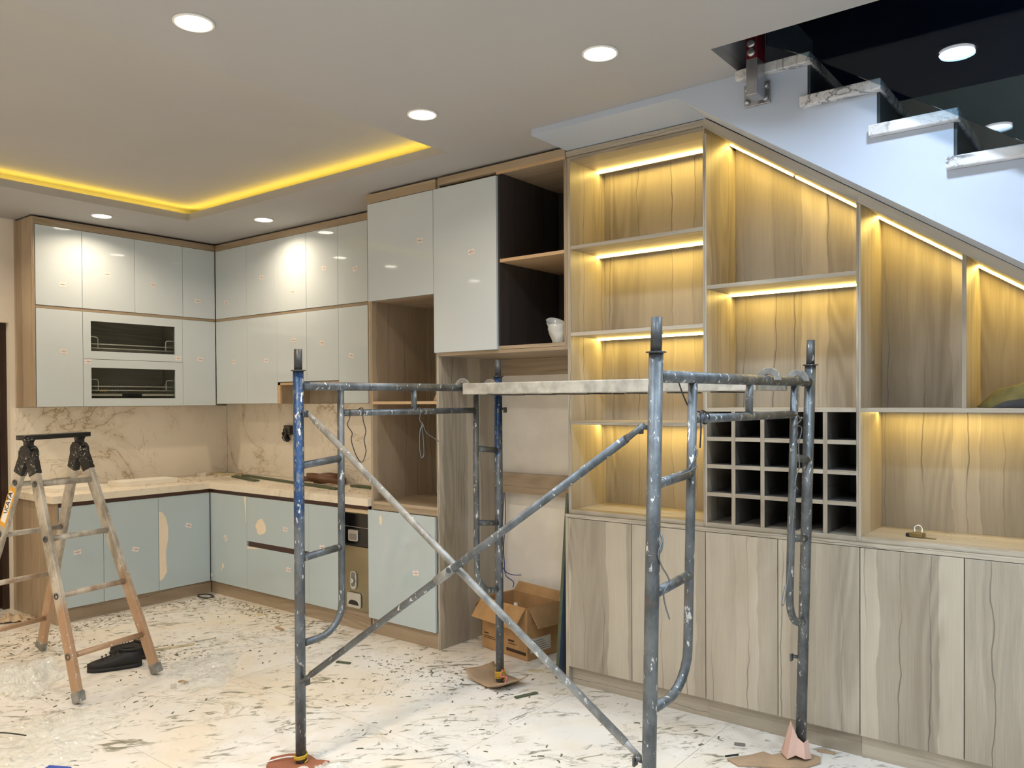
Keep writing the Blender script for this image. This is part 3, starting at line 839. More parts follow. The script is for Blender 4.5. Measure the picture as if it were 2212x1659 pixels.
# ------------------------------------------------------------------ bridging cabinet above the nook
BX0, BX1 = -3.2665, -2.3485
bc = thing('bridge_cabinet', 'wall-hung cabinet with long white door and two dark open cubbies above the nook', 'cabinet', (-2.8, 3.77, 1.745))
mm_ = -2.808
m = MB(); m.box(BX0, BX0 + 0.018, YP, YB - 0.002, 1.745, 2.784); m.build('side_panel', 'wood_z', bc)
bx(mm_ - 0.009, mm_ + 0.009, YP, YB - 0.016, 1.784, 2.742).build('side_panel', 'cubby_dark', bc)
bx(BX1 - 0.020, BX1, YP, YB - 0.002, 0.0 + 1.745, 2.742).build('side_panel', 'kwood_z', bc)
bx(BX0 + 0.0185, BX1 - 0.0205, YB - 0.014, YB - 0.004, 1.7845, 2.742).build('back_panel', 'cubby_dark', bc)
bx(BX0 + 0.0185, BX1 - 0.0205, YP, YB - 0.003, 1.745, 1.784).build('bottom', 'kwood_x', bc)
bx(mm_ + 0.0095, BX1 - 0.0205, YP - 0.0005, YP - 0.0001, 1.763, 1.765).build('board_joint', 'gola', bc)
bx(BX0 + 0.0185, BX1 - 0.0205, YP + 0.001, YB - 0.015, 2.7425, 2.760).build('top', 'kwood_x', bc)
bx(mm_ + 0.0095, BX1 - 0.0205, YP + 0.001, YB - 0.015, 2.247, 2.265).build('shelf', 'edge_wood', bc)
bx(BX0 + 0.0185, BX1, YP - 0.018, YP - 0.001, 2.744, 2.785).build('crown', 'kwood_x', bc)
dV = door(bc, 'Y', Yd, TXb - 0.017, -2.806, 1.7635, 2.726); sticker(dV, 'Y', Yd, -2.99, 2.325, -0.15)
bx(-2.806 + 0.001, BX1, Yd + 0.004, YP - 0.0185, 2.728, 2.744).build('top_edge', 'edge_wood', bc)

# nook boards and wiring
tag(bx(TXb + 0.001, -2.357, YB - 0.020, YB - 0.001, 1.640, 1.7440).build('wall_board', 'kwood_x'), 'dark wooden strip on the nook wall directly under the bridging cabinet', 'board')
tag(bx(TXb + 0.001, -2.357, YB - 0.060, YB - 0.001, 0.895, 1.020).build('wall_board', 'kwood_x'), 'wooden strip across the nook wall above the cardboard box', 'board')
for i, off in enumerate((0.0, 0.022)):
    pts = bez([(-3.20 + off * .4, YB - 0.066, 0.893), (-3.22 + off, YB - 0.05, 0.74), (-3.245 + off, YB - 0.04, 0.55), (-3.24 + off, YB - 0.04, 0.44), (-3.20, YB - 0.05, 0.385 - off), (-3.13, YB - 0.06, 0.375 - off * 2), (-3.06 - off * 3, YB - 0.07, 0.385 - off * 4)], 6)
    tag(MB().tube(pts, 0.0028, 6).build('electric_wire', 'blue_wire'), ('blue electric wire in the nook, the one ending farther out', 'blue electric wire in the nook, the one ending nearer the tall cabinet')[i], 'wire', 'blue wires in the nook')

# ------------------------------------------------------------------ display wall: base
DX = [-2.338, -1.965, -1.577, -1.241, -0.902, -0.525, -0.150, 0.396]
ZD = 0.872
for (a, b, x0, x1, lab) in ((0, 2, -2.357, -1.578, 'wood-grain base cabinet with two doors beside the nook, below the lit shelves'),
                            (2, 4, -1.5775, -0.9025, 'wood-grain base cabinet with two doors below the wine rack'),
                            (4, 7, -0.902, 0.40, 'wood-grain base cabinet with wide doors below the padlock ledge')):
    t = thing('base_cabinet', lab, 'cabinet', ((x0 + x1) / 2, 3.65, 0))
    bx(x0 + 0.019, x1 - 0.001, Yd + 0.020, 3.83, Zp - 0.004, ZD - 0.001).build('body', 'wood_z', t)
    if a == 0: bx(x0, x0 + 0.018, Yd + 0.004, 3.83, 0.0, ZD - 0.001).build('side_panel', 'wood_z', t)
    bx(x0 + (0.019 if a == 0 else 0.0003), x1, YP + 0.012, YP + 0.030, 0.0, Zp - 0.005).build('plinth', 'wood_x', t)
    for k in range(a, b):
        door(t, 'Y', Yd, DX[k] + (0.0005 if k else 0), DX[k + 1], Zp - 0.002, ZD - 0.001, 'wood_z')
led = bx(-2.357, 0.40, Yd + 0.002, 3.83, ZD, 0.8905).build('ledge', 'wood_x', bevel=0.001)
tag(led, 'long wood-grain ledge board running over the display base cabinets', 'ledge')

# ------------------------------------------------------------------ display wall: shelves
YK = 3.822
def zc_(x): return 2.762 - 0.6655 * (x + 1.565)
def panel(t, x0, x1, z0, z1, name='side_panel', mat='wood_z', y0=YP, y1=YK):
    return bx(x0, x1, y0, y1, z0, z1).build(name, mat, t, bevel=0.0008)
def rack_board(x0, x1, z0, z1, name, edge_mat):
    m = bx(x0, x1, YP + 0.001, YK - 0.0065, z0, z1)
    m.mi[2] = 1                      # front edge in the pale shelf tone, other faces darker
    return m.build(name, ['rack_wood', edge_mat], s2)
def strip(t, x0, x1, z, slope=0.0, dz=0.008):
    # slim LED profile under a board, near the back
    p = MB()
    for part, ya, yb, za, zb, mt in (('light_strip', 3.742, 3.760, -dz, -0.0005, 'led_light'), ('light_profile', 3.7605, 3.770, -dz - 0.001, -0.0005, 'stainless')):
        MB().add([(x0, ya, z + za), (x1, ya, z + za - slope * (x1 - x0)), (x1, yb, z + za - slope * (x1 - x0)), (x0, yb, z + za),
                  (x0, ya, z + zb), (x1, ya, z + zb - slope * (x1 - x0)), (x1, yb, z + zb - slope * (x1 - x0)), (x0, yb, z + zb)],
                 [(0, 3, 2, 1), (4, 5, 6, 7), (0, 1, 5, 4), (1, 2, 6, 5), (2, 3, 7, 6), (3, 0, 4, 7)]).build(part, mt, t)
s1 = thing('shelf_unit', 'open wood-grain shelf unit of five lit compartments beside the nook', 'shelf', (-1.97, 3.65, 0.891))
panel(s1, -2.3475, -2.3295, 0.891, 2.738)
panel(s1, -1.594, -1.5855, 0.891, 2.738)
bx(-2.329, -1.5945, YK, YK + 0.008, 0.91, 2.72).build('back_panel', 'wood_z', s1)
panel(s1, -2.329, -1.5945, 0.891, 0.912, 'bottom', 'wood_x')
panel(s1, -2.329, -1.5945, 2.720, 2.738, 'top', 'wood_x')
bx(-2.3475, -1.5855, YP - 0.012, YP - 0.0005, 2.739, 2.766).build('crown', 'wood_x', s1)
for zz in (2.261, 1.813, 1.354):
    panel(s1, -2.329, -1.5945, zz, zz + 0.018, 'shelf', 'wood_x')
    strip(s1, -2.326, -1.597, zz)
strip(s1, -2.326, -1.597, 2.720)
s2 = thing('shelf_unit', 'sloped-top shelf unit with wine rack of twenty square cells', 'shelf', (-1.24, 3.65, 0.891))
def slope_panel(t, x0, x1, z0, name='side_panel'):
    poly = [(x0, z0), (x1, z0), (x1, zc_(x1) - 0.047), (x0, zc_(x0) - 0.047)]
    return MB().prism(poly, YK - YP, 'Y', YP).build(name, 'wood_z', t)
def slope_board(t, x0, x1, dz0, dz1, y0, y1, name, mat='wood_slope'):
    poly = [(x0, zc_(x0) - dz1), (x1, zc_(x1) - dz1), (x1, zc_(x1) - dz0), (x0, zc_(x0) - dz0)]
    return MB().prism(poly, y1 - y0, 'Y', y0).build(name, mat, t)
panel(s2, -1.585, -1.5765, 0.891, 2.705)
slope_panel(s2, -0.920, -0.9115, 0.891)
slope_board(s2, -1.5855, -0.9118, 0.0, 0.046, YP - 0.012, YP - 0.0005, 'crown')
slope_board(s2, -1.576, -0.9205, 0.026, 0.046, YP, YK, 'top')
MB().prism([(-1.576, 0.91), (-0.9205, 0.91), (-0.9205, zc_(-0.92) - 0.048), (-1.576, zc_(-1.576) - 0.048)], 0.008, 'Y', YK).build('back_panel', 'wood_z', s2)
panel(s2, -1.576, -0.9205, 0.891, 0.912, 'bottom', 'wood_x')
panel(s2, -1.576, -0.9205, 1.988, 2.006, 'shelf', 'wood_x'); strip(s2, -1.573, -0.924, 1.988)
panel(s2, -1.576, -0.9205, 1.424, 1.441, 'shelf', 'wood_x')
strip(s2, -1.573, -1.272, zc_(-1.573) - 0.047, 0.6655); strip(s2, -1.256, -0.924, zc_(-1.256) - 0.047, 0.6655)
bx(-1.5755, -0.921, YK - 0.006, YK - 0.0005, 0.9125, 1.4235).build('rack_back', 'rack_back_black', s2)  # thin near-black sheet over the back of the wine rack
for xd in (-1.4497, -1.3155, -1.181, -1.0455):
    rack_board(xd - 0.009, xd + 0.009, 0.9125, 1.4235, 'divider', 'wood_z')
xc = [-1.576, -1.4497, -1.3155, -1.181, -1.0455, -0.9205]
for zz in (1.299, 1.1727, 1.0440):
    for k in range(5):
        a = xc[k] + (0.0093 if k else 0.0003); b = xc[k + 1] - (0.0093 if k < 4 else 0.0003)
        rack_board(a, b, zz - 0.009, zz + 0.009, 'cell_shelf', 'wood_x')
s3 = thing('shelf_unit', 'sloped-top shelf unit with two tall bays over a wide lit compartment', 'shelf', (-0.3, 3.65, 0.891))
slope_panel(s3, -0.911, -0.903, 0.891)
slope_panel(s3, -0.536, -0.5215, 1.4415, 'divider')
slope_board(s3, -0.9115, 0.36, 0.0, 0.046, YP - 0.012, YP - 0.0005, 'crown')
slope_board(s3, -0.9025, 0.36, 0.026, 0.046, YP, YK, 'top')
MB().prism([(-0.9025, 0.912), (0.38, 0.912), (0.38, 1.44), (-0.9025, zc_(-0.9025) - 0.048)], 0.008, 'Y', YK).build('back_panel', 'wood_z', s3)
panel(s3, -0.9025, 0.38, 0.891, 0.912, 'bottom', 'wood_x')
panel(s3, -0.9025, 0.38, 1.424, 1.441, 'shelf', 'wood_x'); strip(s3, -0.900, 0.37, 1.424, dz=0.0035)
panel(s3, 0.3805, 0.398, 0.891, 1.441)
strip(s3, -0.900, -0.540, zc_(-0.900) - 0.047, 0.6655); strip(s3, -0.518, 0.25, zc_(-0.518) - 0.047, 0.6655)

# ------------------------------------------------------------------ scaffold
def frame(name, label, pa, pb, topa, topb, zz, mats):
    # pa, pb: post feet; topa/topb: where the posts reach height 1.7 ; zz: heights
    t = thing(name, label, 'scaffold', (pa[0], pa[1], zz['base']), 0, 'welded ladder frames of the scaffold')
    def at(p, tp, z):
        k = z / 1.7
        return Vector((p[0] + (tp[0] - p[0]) * k, p[1] + (tp[1] - p[1]) * k, z))
    R, r2 = 0.0212, 0.0150
    for (p, tp, mt) in ((pa, topa, mats[0]), (pb, topb, mats[1])):
        o = MB().tube([at(p, tp, zz['base']), at(p, tp, 0.8), at(p, tp, zz['collar'])], R, 20).build('post', mt, t)
        MB().lathe([(R, -0.002), (R + 0.009, 0.0), (R + 0.009, 0.003), (0.016, 0.004)], at(p, tp, zz['collar']), 20).build('collar', 'steel_dark', o)
        MB().tube([at(p, tp, zz['collar'] - 0.01), at(p, tp, zz['top'])], 0.0165, 18).build('spigot', 'steel_dark', o)
        for zb in (zz['pin_hi'], zz['pin_lo']):
            c = at(p, tp, zb)
            MB().tube([c + Vector((zz['ps'] * 0.018, 0, 0)), c + Vector((zz['ps'] * 0.052, 0, 0))], 0.007, 10).build('lock_pin', 'steel_dark', o)
            bm_ = c + Vector((zz['ps'] * 0.046, 0, -0.006))
            MB().box(bm_.x - 0.004, bm_.x + 0.004, bm_.y - 0.012, bm_.y + 0.012, bm_.z - 0.014, bm_.z + 0.014).build('pin_latch', 'steel_dark', o, bevel=0.002)
    def lerp(f, z):
        return at(pa, topa, z).lerp(at(pb, topb, z), f)
    L = (at(pb, topb, 1) - at(pa, topa, 1)).length
    fi, fj = zz['fi'], zz['fj']
    MB().tube([lerp(0.014, zz['bar']), lerp(0.986, zz['bar'])], 0.0180, 18).build('top_bar', 'steel', t)
    bend = 0.13
    for f, fe, sgn in ((fi, 0.0, 1), (fj, 1.0, -1)):
        zl = zz['r3']
        pts = [lerp(f, zz['bar'] - 0.01), lerp(f, 1.0), lerp(f, zl + bend)]
        for k in range(1, 7):
            a = PI / 2 * k / 6
            rr = min(bend, abs(f - fe) * L - 0.03)
            pts.append(lerp(f - sgn * rr * (1 - math.cos(a)) / L, zl + bend - bend * math.sin(a)))
        pts.append(lerp(fe + sgn * 0.016, zl - 0.002))
        MB().tube(pts, r2, 14).build('inner_post', 'steel', t)
        for zr in (zz['r1'], zz['r2']):
            MB().tube([lerp(fe + sgn * 0.012, zr - 0.012), lerp(f - sgn * 0.006, zr + 0.006)], r2, 14).build('rung', 'steel', t)
    MB().tube([lerp(fi + 0.008, zz['b2']), lerp(fj - 0.008, zz['b2'])], 0.0145, 14).build('lower_bar', 'steel', t)
    MB().tube([lerp((fi + fj) / 2, zz['b2'] + 0.01), lerp((fi + fj) / 2, zz['bar'] - 0.012)], 0.0135, 14).build('stub', 'steel', t)
    return at, lerp
PA, PB = (-2.693, 2.035), (-2.642, 3.266)
atA, lerA = frame('scaffold_trestle', 'scaffold frame with blue-painted posts near the tall cabinet', PA, PB, (-2.690, 2.037), (-2.648, 3.272),
      dict(base=0.012, collar=1.606, top=1.694, bar=1.545, b2=1.432, r1=1.233, r2=0.855, r3=0.497, pin_hi=1.438, pin_lo=0.356, fi=0.172, fj=0.860, ps=1), ('steel_blue', 'steel_blue_far'))
PC, PD = (-1.138, 2.085), (-1.098, 3.320)
atB, lerB = frame('scaffold_trestle', 'bare grey scaffold frame in front of the display shelves', PC, PD, (-1.098, 2.085), (-1.050, 3.310),
      dict(base=0.012, collar=1.616, top=1.718, bar=1.548, b2=1.420, r1=1.246, r2=0.926, r3=0.575, pin_hi=1.400, pin_lo=0.418, fi=0.185, fj=0.868, ps=-1), ('steel', 'steel'))
cb = thing('cross_brace', 'pair of grey scaffold tubes crossed and pinned between the two frames', 'brace', (-1.9, 2.06, 0.35))
a1, a2 = atA(PA, (-2.690, 2.037), 1.438) + Vector((0.036, 0, 0)), atB(PC, (-1.098, 2.085), 0.418) + Vector((-0.036, 0, 0))
b1, b2 = atA(PA, (-2.690, 2.037), 0.356) + Vector((0.036, 0, 0)), atB(PC, (-1.098, 2.085), 1.400) + Vector((-0.036, 0, 0))
dy = Vector((0, 0.0150, 0))
def flat_tube(a, b, off):
    d = (b - a).normalized()
    m = MB()
    m.tube([a + off + d * 0.06, b + off - d * 0.06], 0.0128, 14)
    for e, s_ in ((a, 1), (b, -1)):
        m.tube([e + off - d * s_ * 0.012, e + off + d * s_ * 0.045, e + off + d * s_ * 0.075], [0.0085, 0.0095, 0.0126], 10)
    return m
flat_tube(a1, a2, dy * 0.95).build('brace_tube', 'steel_pale', cb)
flat_tube(b1, b2, -dy * 0.95).build('brace_tube', 'steel', cb)
dA_, dB_ = (a2 - a1), (b2 - b1)
den = dA_.x * dB_.z - dA_.z * dB_.x
tA_ = ((b1.x - a1.x) * dB_.z - (b1.z - a1.z) * dB_.x) / den
cA_ = a1 + dA_ * tA_
dBn = dB_.normalized()
MB().lathe([(0.010, -0.034), (0.010, 0.034)], cA_, 14, (0, 1, 0)).build('pivot_bolt', 'steel_dark', cb)
MB().tube([cA_ - dy * 0.95 - dBn * 0.085, cA_ - dy * 0.95 + dBn * 0.012], 0.0165, 14).build('pivot_sleeve', 'steel_pale', cb)

# plank
pk = thing('scaffold_plank', 'dusty pale steel plank hooked between the two scaffold frames', 'plank', (-1.87, 3.09, 1.508))
YA0, YA1, YB0, YB1 = 2.985, 3.235, 2.865, 3.245
xA, xB = -2.66, -1.075
PZ0, PZ1 = 1.512, 1.566
def pk_pts(z): return [(xA + 0.035, 2.965, z), (xB - 0.04, 2.885, z), (xB - 0.04, 3.225, z), (xA + 0.035, 3.255, z)]
m = MB(); lo_, hi_ = pk_pts(PZ0), pk_pts(PZ1)
m.add(lo_ + hi_, [(0, 3, 2, 1), (4, 5, 6, 7), (0, 1, 5, 4), (1, 2, 6, 5), (2, 3, 7, 6), (3, 0, 4, 7)])
m.build('deck', 'plank_top', pk, bevel=0.004)
for q in range(7):
    xq = xA + 0.2 + q * 0.19
    bx(xq, xq + 0.03, 2.95, 3.22, PZ0 - 0.006, PZ0 - 0.0005).build('cross_rib', 'steel_dark', pk)
def hook(c, sx):
    # C-shaped flat hook over the bar at c, opening downwards
    pts = []
    for k in range(9):
        a = PI * (0.0 + 1.12 * k / 8)
        pts.append((math.cos(a) * sx, math.sin(a)))
    outer = [(c[0] - q[0] * 0.047, c[1] + q[1] * 0.047) for q in pts]
    inner = [(c[0] - q[0] * 0.021, c[1] + q[1] * 0.021) for q in pts]
    return outer + inner[::-1]
for (cx, cy) in ((-2.688 + 0.026, 3.000), (-2.688 + 0.032, 3.215)):
    MB().prism(hook((-2.660, 1.547), 1), 0.012, 'Y', cy).build('hook', 'steel_pale', pk, bevel=0.002)
for cy in (2.885, 3.195):
    MB().prism(hook((-1.068, 1.549), -1), 0.012, 'Y', cy).build('hook', 'steel_pale', pk, bevel=0.002)

# tie wires
def wire(pts, r, mt, label, n=7):
    return tag(MB().tube(bez(pts, n), r, 6).build('tie_wire', mt), label, 'wire')
def off(p, *l): return [Vector(p) + Vector(q) for q in l]
W1 = lerA(0.20, 1.432); W1.x += 0.0
wire(off(W1, (0.018, 0.0, 0.016), (0.022, -0.005, -0.02), (0.024, -0.02, -0.05), (0.022, 0.0, -0.075), (0.02, 0.01, -0.09), (0.02, 0.005, -0.12), (0.022, 0.03, -0.185), (0.022, 0.062, -0.215), (0.022, 0.085, -0.17), (0.022, 0.075, -0.12), (0.022, 0.085, -0.08), (0.022, 0.07, -0.03), (0.018, 0.072, 0.018), (-0.012, 0.072, 0.014)), 0.0022, 'dark_wire', 'thin dark wire loop hung on the lower bar beside the blue post')
W2 = lerA(0.535, 1.432)
wire(off(W2, (-0.012, 0.005, 0.015), (0.018, 0.0, 0.010), (0.022, -0.01, -0.04), (0.022, 0.012, -0.06), (0.022, -0.008, -0.09), (0.022, -0.012, -0.17), (0.022, 0.0, -0.215), (0.022, 0.016, -0.20), (0.022, 0.012, -0.12), (0.022, 0.004, -0.05), (0.026, 0.03, -0.10), (0.03, 0.075, -0.125), (0.03, 0.11, -0.145)), 0.0020, 'iron_wire', 'grey wire loop with a loose tail below the short stub of the blue frame')
W3 = lerB(0.22, 1.420)
wire(off(W3, (-0.02, -0.11, 0.13), (-0.022, -0.06, 0.07), (-0.02, -0.015, 0.03), (0.0, 0.02, 0.018), (0.018, 0.0, -0.012), (0.010, 0.03, 0.022), (-0.018, 0.04, 0.0), (0.0, 0.05, -0.018), (0.020, 0.035, 0.008), (0.010, -0.005, 0.024), (0.018, -0.022, -0.03), (0.019, -0.032, -0.09)), 0.0026, 'dark_wire', 'wire twisted round the lower bar of the bare scaffold frame')
W4 = lerB(0.845, 1.40)
wire(off(W4, (0.022, -0.02, 0.025), (0.028, 0.03, 0.0), (0.024, -0.01, -0.02), (0.026, 0.045, -0.035), (0.022, 0.02, -0.10), (0.022, 0.03, -0.18), (0.028, -0.01, -0.20), (0.024, -0.03, -0.25), (0.026, 0.0, -0.27), (0.024, -0.025, -0.27), (0.024, -0.06, -0.42), (0.024, -0.10, -0.57), (0.022, -0.12, -0.63), (0.022, -0.145, -0.68), (0.022, -0.17, -0.68), (0.022, -0.14, -0.62)), 0.0022, 'iron_wire', 'long loose wire hanging down the far inner post before the wine rack')
W5 = lerB(0.0, 0.98)
wire(off(W5, (0.0, -0.024, 0.05), (0.026, 0.0, 0.06), (0.022, 0.02, 0.10), (0.0, 0.03, 0.12), (0.026, 0.012, 0.095), (0.026, -0.012, 0.06), (0.024, 0.010, 0.02), (0.028, 0.05, -0.03), (0.026, 0.02, -0.06), (0.026, 0.03, -0.10), (0.026, 0.055, -0.145)), 0.0024, 'iron_wire', 'curled wire round the bare front post above its lower rung')
W6 = lerB(0.185, 1.246)
wire(off(W6, (0.018, -0.13, 0.008), (0.020, -0.06, 0.014), (0.018, 0.0, 0.028), (0.0, 0.02, 0.022), (-0.018, 0.0, 0.014), (0.0, -0.02, 0.018), (0.02, -0.005, 0.06), (0.02, 0.0, 0.08)), 0.0022, 'iron_wire', 'short wire tied at the upper rung of the bare front post')

# feet packing
def pad(outline, z0, th, curl=0.0):
    m = MB(); m.prism(outline, th, 'Z', z0)
    return m
def curled(cx, cy, hw, hd, rz, z, lift, nu=10, nv=6, seed=0.0):
    ca, sa = math.cos(rz), math.sin(rz)
    def fn(u, v):
        a, b = (u - 0.5) * 2, (v - 0.5) * 2
        zz = z + lift * max(0, abs(a) - 0.35) ** 1.6 + 0.35 * lift * max(0, abs(b) - 0.5) ** 2
        jx = 0.012 * mnoise.noise(Vector((u * 3, v * 3, seed))); jy = 0.012 * mnoise.noise(Vector((u * 3, v * 3, seed + 5)))
        return (cx + ca * a * hw - sa * b * hd + jx, cy + sa * a * hw + ca * b * hd + jy, zz)
    return MB().grid(fn, nu, nv)
tag(curled(-2.665, 3.262, 0.150, 0.095, -0.25, 0.004, 0.085, seed=2).build('cardboard_pad', 'cardboard_pale', solid=0.004), 'curled brown cardboard piece under the far blue scaffold post', 'cardboard')
m = MB()
for k in range(5):
    a0 = k * 0.9
    m.tube([(PB[0] + 0.025 * math.cos(a0 + i * 0.7) , PB[1] + 0.025 * math.sin(a0 + i * 0.7), 0.018 + 0.010 * k + 0.002 * i) for i in range(10)], 0.0035, 6)
tag(m.build('string_wrap', 'yellow_string'), 'yellow string wound round the foot of the far blue post', 'string')
tag(MB().tube(bez([(PB[0] + 0.026, PB[1] - 0.01, 0.078), (PB[0] + 0.03, PB[1] - 0.03, 0.05), (PB[0] + 0.06, PB[1] - 0.02, 0.045), (PB[0] + 0.065, PB[1] - 0.05, 0.015)], 5), 0.004, 6).build('string_tail', 'pink_string'), 'pink string tail at the foot of the far blue post', 'string')
pad4 = [(-1.262, 3.215), (-1.235, 3.272), (-1.195, 3.262), (-1.17, 3.308), (-1.08, 3.368), (-1.03, 3.365), (-1.015, 3.315), (-1.045, 3.245), (-1.10, 3.195), (-1.20, 3.135), (-1.27, 3.09), (-1.33, 3.12)]
tag(pad(pad4, 0.001, 0.010).build('cardboard_pad', 'cardboard_pale', bevel=0.002), 'torn flat cardboard sheet under the bare post by the display base', 'cardboard')
def scrap_sheet(pts, th):
    # folded facet strip: consecutive quads
    m = MB()
    for lo, hi in pts: m.v += [Vector(lo), Vector(hi)]
    for i in range(len(pts) - 1): m.face([2 * i, 2 * i + 2, 2 * i + 3, 2 * i + 1])
    return m
px_, py_ = PD
fold = [((px_ - 0.075, py_ - 0.005, 0.020), (px_ - 0.040, py_ + 0.010, 0.085)), ((px_ - 0.060, py_ - 0.040, 0.018), (px_ - 0.036, py_ - 0.010, 0.150)), ((px_ - 0.028, py_ - 0.075, 0.016), (px_ - 0.020, py_ - 0.030, 0.135)),
        ((px_ - 0.002, py_ - 0.052, 0.030), (px_ + 0.000, py_ - 0.030, 0.095)), ((px_ + 0.035, py_ - 0.048, 0.022), (px_ + 0.022, py_ - 0.028, 0.080)), ((px_ + 0.048, py_ - 0.010, 0.016), (px_ + 0.030, py_ + 0.004, 0.085))]
tag(scrap_sheet(fold, 0.002).build('cloth_wrap', 'pink_cloth', solid=0.002), 'pale pink cloth folded round the foot of the bare far post', 'cloth')
tag(pad([(-2.83, 1.99), (-2.80, 2.055), (-2.765, 2.085), (-2.72, 2.10), (-2.66, 2.09), (-2.61, 2.115), (-2.60, 2.03), (-2.63, 1.94), (-2.70, 1.93), (-2.78, 1.93)], 0.0005, 0.011).build('tile_shard', 'tile_red', bevel=0.001), 'broken red-brown tile piece under the near blue post', 'tile')
tag(pad([(-1.23, 2.0), (-1.21, 2.17), (-1.06, 2.18), (-1.04, 2.02), (-1.12, 1.97)], 0.0005, 0.011).build('cardboard_pad', 'cardboard_pale', bevel=0.001), 'cardboard piece under the bare near post', 'cardboard')
tag(MB().tube(bez([(-2.70, 2.063, 0.015), (-2.74, 2.035, 0.02), (-2.77, 1.99, 0.022), (-2.82, 1.92, 0.006)], 6), 0.003, 6).build('string_tail', 'trim_white'), 'white string beside the near blue post', 'string')
m = MB()
for k in range(4):
    m.tube([(PA[0] + 0.026 * math.cos(k + i * 0.7), PA[1] + 0.026 * math.sin(k + i * 0.7), 0.016 + 0.006 * k + 0.002 * i) for i in range(10)], 0.0035, 6)
tag(m.build('string_wrap', 'yellow_string'), 'yellow string wound round the foot of the near blue post', 'string')

# ------------------------------------------------------------------ ladder
ld_ = thing('step_ladder', 'worn aluminium double step ladder with black hinge top, paint-splashed', 'ladder', (-4.63, 1.91, 0))
f1, f2, f3, f4 = Vector((-4.100, 1.785, 0)), Vector((-4.207, 2.239, 0)), Vector((-5.082, 1.585, 0)), Vector((-5.188, 2.039, 0))
T1, T2 = Vector((-4.607, 1.765, 1.215)), Vector((-4.665, 2.048, 1.221))
wd = (f2 - f1).normalized()
sx_ = Vector((0.030, 0.002, 0))
def rail_(a, b, sg):
    top_ = b + sx_ * sg
    d = (top_ - a).normalized()
    m = MB()
    # slightly splayed foot: rail bows near the floor
    ctl = [a + d * 0.02, a + d * 0.30 + Vector((sg * 0.006, 0, 0)), a + (top_ - a) * 0.6, top_]
    for p, q in zip(ctl[:-1], ctl[1:]):
        m.beam(p, q + d * 0.002, 0.026, 0.058, wd)
    o = m.build('rail', 'ladder_alu', ld_, bevel=0.003)
    sh = MB().beam(a + Vector((0, 0, 0.0)) + d * 0.004, a + d * 0.055, 0.034, 0.066, wd)
    zlo = min(v.z for v in sh.v)
    for v in sh.v: v.z -= min(zlo, 0) if zlo < 0 else zlo
    sh.build('foot', 'steel_pale', o, bevel=0.004)
    return lambda z: a + (top_ - a) * (z / top_.z)
R1, R2, R3, R4 = rail_(f1, T1, 1), rail_(f2, T2, 1), rail_(f3, T1, -1), rail_(f4, T2, -1)
for z_ in (1.062, 0.785, 0.508, 0.222):
    MB().tube([R1(z_) , R2(z_ - 0.004)], 0.0145, 14).build('rung', 'ladder_alu', ld_)
    MB().tube([R3(z_ - 0.008), R4(z_ - 0.012)], 0.0145, 14).build('rung', 'ladder_alu', ld_)
    for rr_, sg in ((R1, -1), (R3, -1)):
        c = rr_(z_) + wd * sg * 0.0135
        MB().lathe([(0.017, 0), (0.017, 0.003), (0.010, 0.003), (0.009, -0.002), (0.0, -0.002)], c, 14, -wd).build('rung_rivet', 'steel_dark', ld_)
m = MB()
for i, (T, nm) in enumerate(((T1, 'a'), (T2, 'b'))):
    hd = thing('hinge', '', '', (0, 0, 0)); del hd['label']; del hd['category']
    hd.parent = ld_; hd.location = T - Vector(ld_.location)
    MB().lathe([(0.044, -0.028), (0.047, -0.02), (0.047, 0.02), (0.044, 0.028)], (0, 0, 0), 20, wd).build('hinge_drum', 'black_splatter', hd, local=True)
    for sg in (1, -1):
        d = ((f1 if i == 0 else f2) - T - sx_).normalized() if sg == 1 else ((f3 if i == 0 else f4) - T + sx_).normalized()
        MB().beam(sx_ * sg * 0.9, sx_ * sg + d * 0.115, 0.034, 0.064, wd).build('hinge_arm', 'black_splatter', hd, bevel=0.003, local=True)
        MB().beam(Vector((sg * 0.03, 0, 0.022)), Vector((sg * 0.075, 0, 0.036)), 0.016, 0.010, wd).build('lock_lever', 'black_splatter', hd, bevel=0.002, local=True)
    MB().prism([(-0.030, 0.02), (0.030, 0.02), (0.022, 0.045), (0.024, 0.06), (0.045, 0.078), (-0.045, 0.078), (-0.024, 0.06), (-0.022, 0.045)], 0.036, 'Y', -0.018).build('hinge_neck', 'black_splatter', hd, bevel=0.003, local=True)
MB().beam(T1 + Vector((0.0, 0, 0.086)) - wd * 0.045, T2 + Vector((0, 0, 0.086)) + wd * 0.045, 0.026, 0.075, (0, 0, 1)).build('top_bar', 'black_splatter', ld_, bevel=0.004)
# maker's sticker on the back rail, near side
pA, pB = R3(1.035), R3(0.83)
dd = (pA - pB).normalized(); nn = -wd
uu = dd.cross(nn).normalized()
lab = MB(); lab.obox((pA + pB) / 2 + nn * 0.0140, dd * ((pA - pB).length / 2), uu * 0.026, nn * 0.0006)
lab_o = lab.build('maker_label', 'amber_label', ld_)
MB().obox((pA + pB) / 2 + nn * 0.0148, dd * 0.088, uu * 0.018, nn * 0.0004).build('label_panel', 'trim_white', lab_o)
fc = bpy.data.curves.new('lettering', 'FONT'); fc.body = 'NAKATA'; fc.size = 0.042; fc.extrude = 0.0004; fc.align_x = 'CENTER'; fc.align_y = 'CENTER'
fc.materials.append(M['black_plastic'])
fcur = bpy.data.objects.new('lettering_curve', fc); COL.objects.link(fcur)
bpy.context.view_layer.update()
fme = bpy.data.meshes.new_from_object(fcur.evaluated_get(bpy.context.evaluated_depsgraph_get()))
bpy.data.objects.remove(fcur)
fo = bpy.data.objects.new('lettering', fme); COL.objects.link(fo); fo.parent = lab_o
yv = nn.cross(dd).normalized()
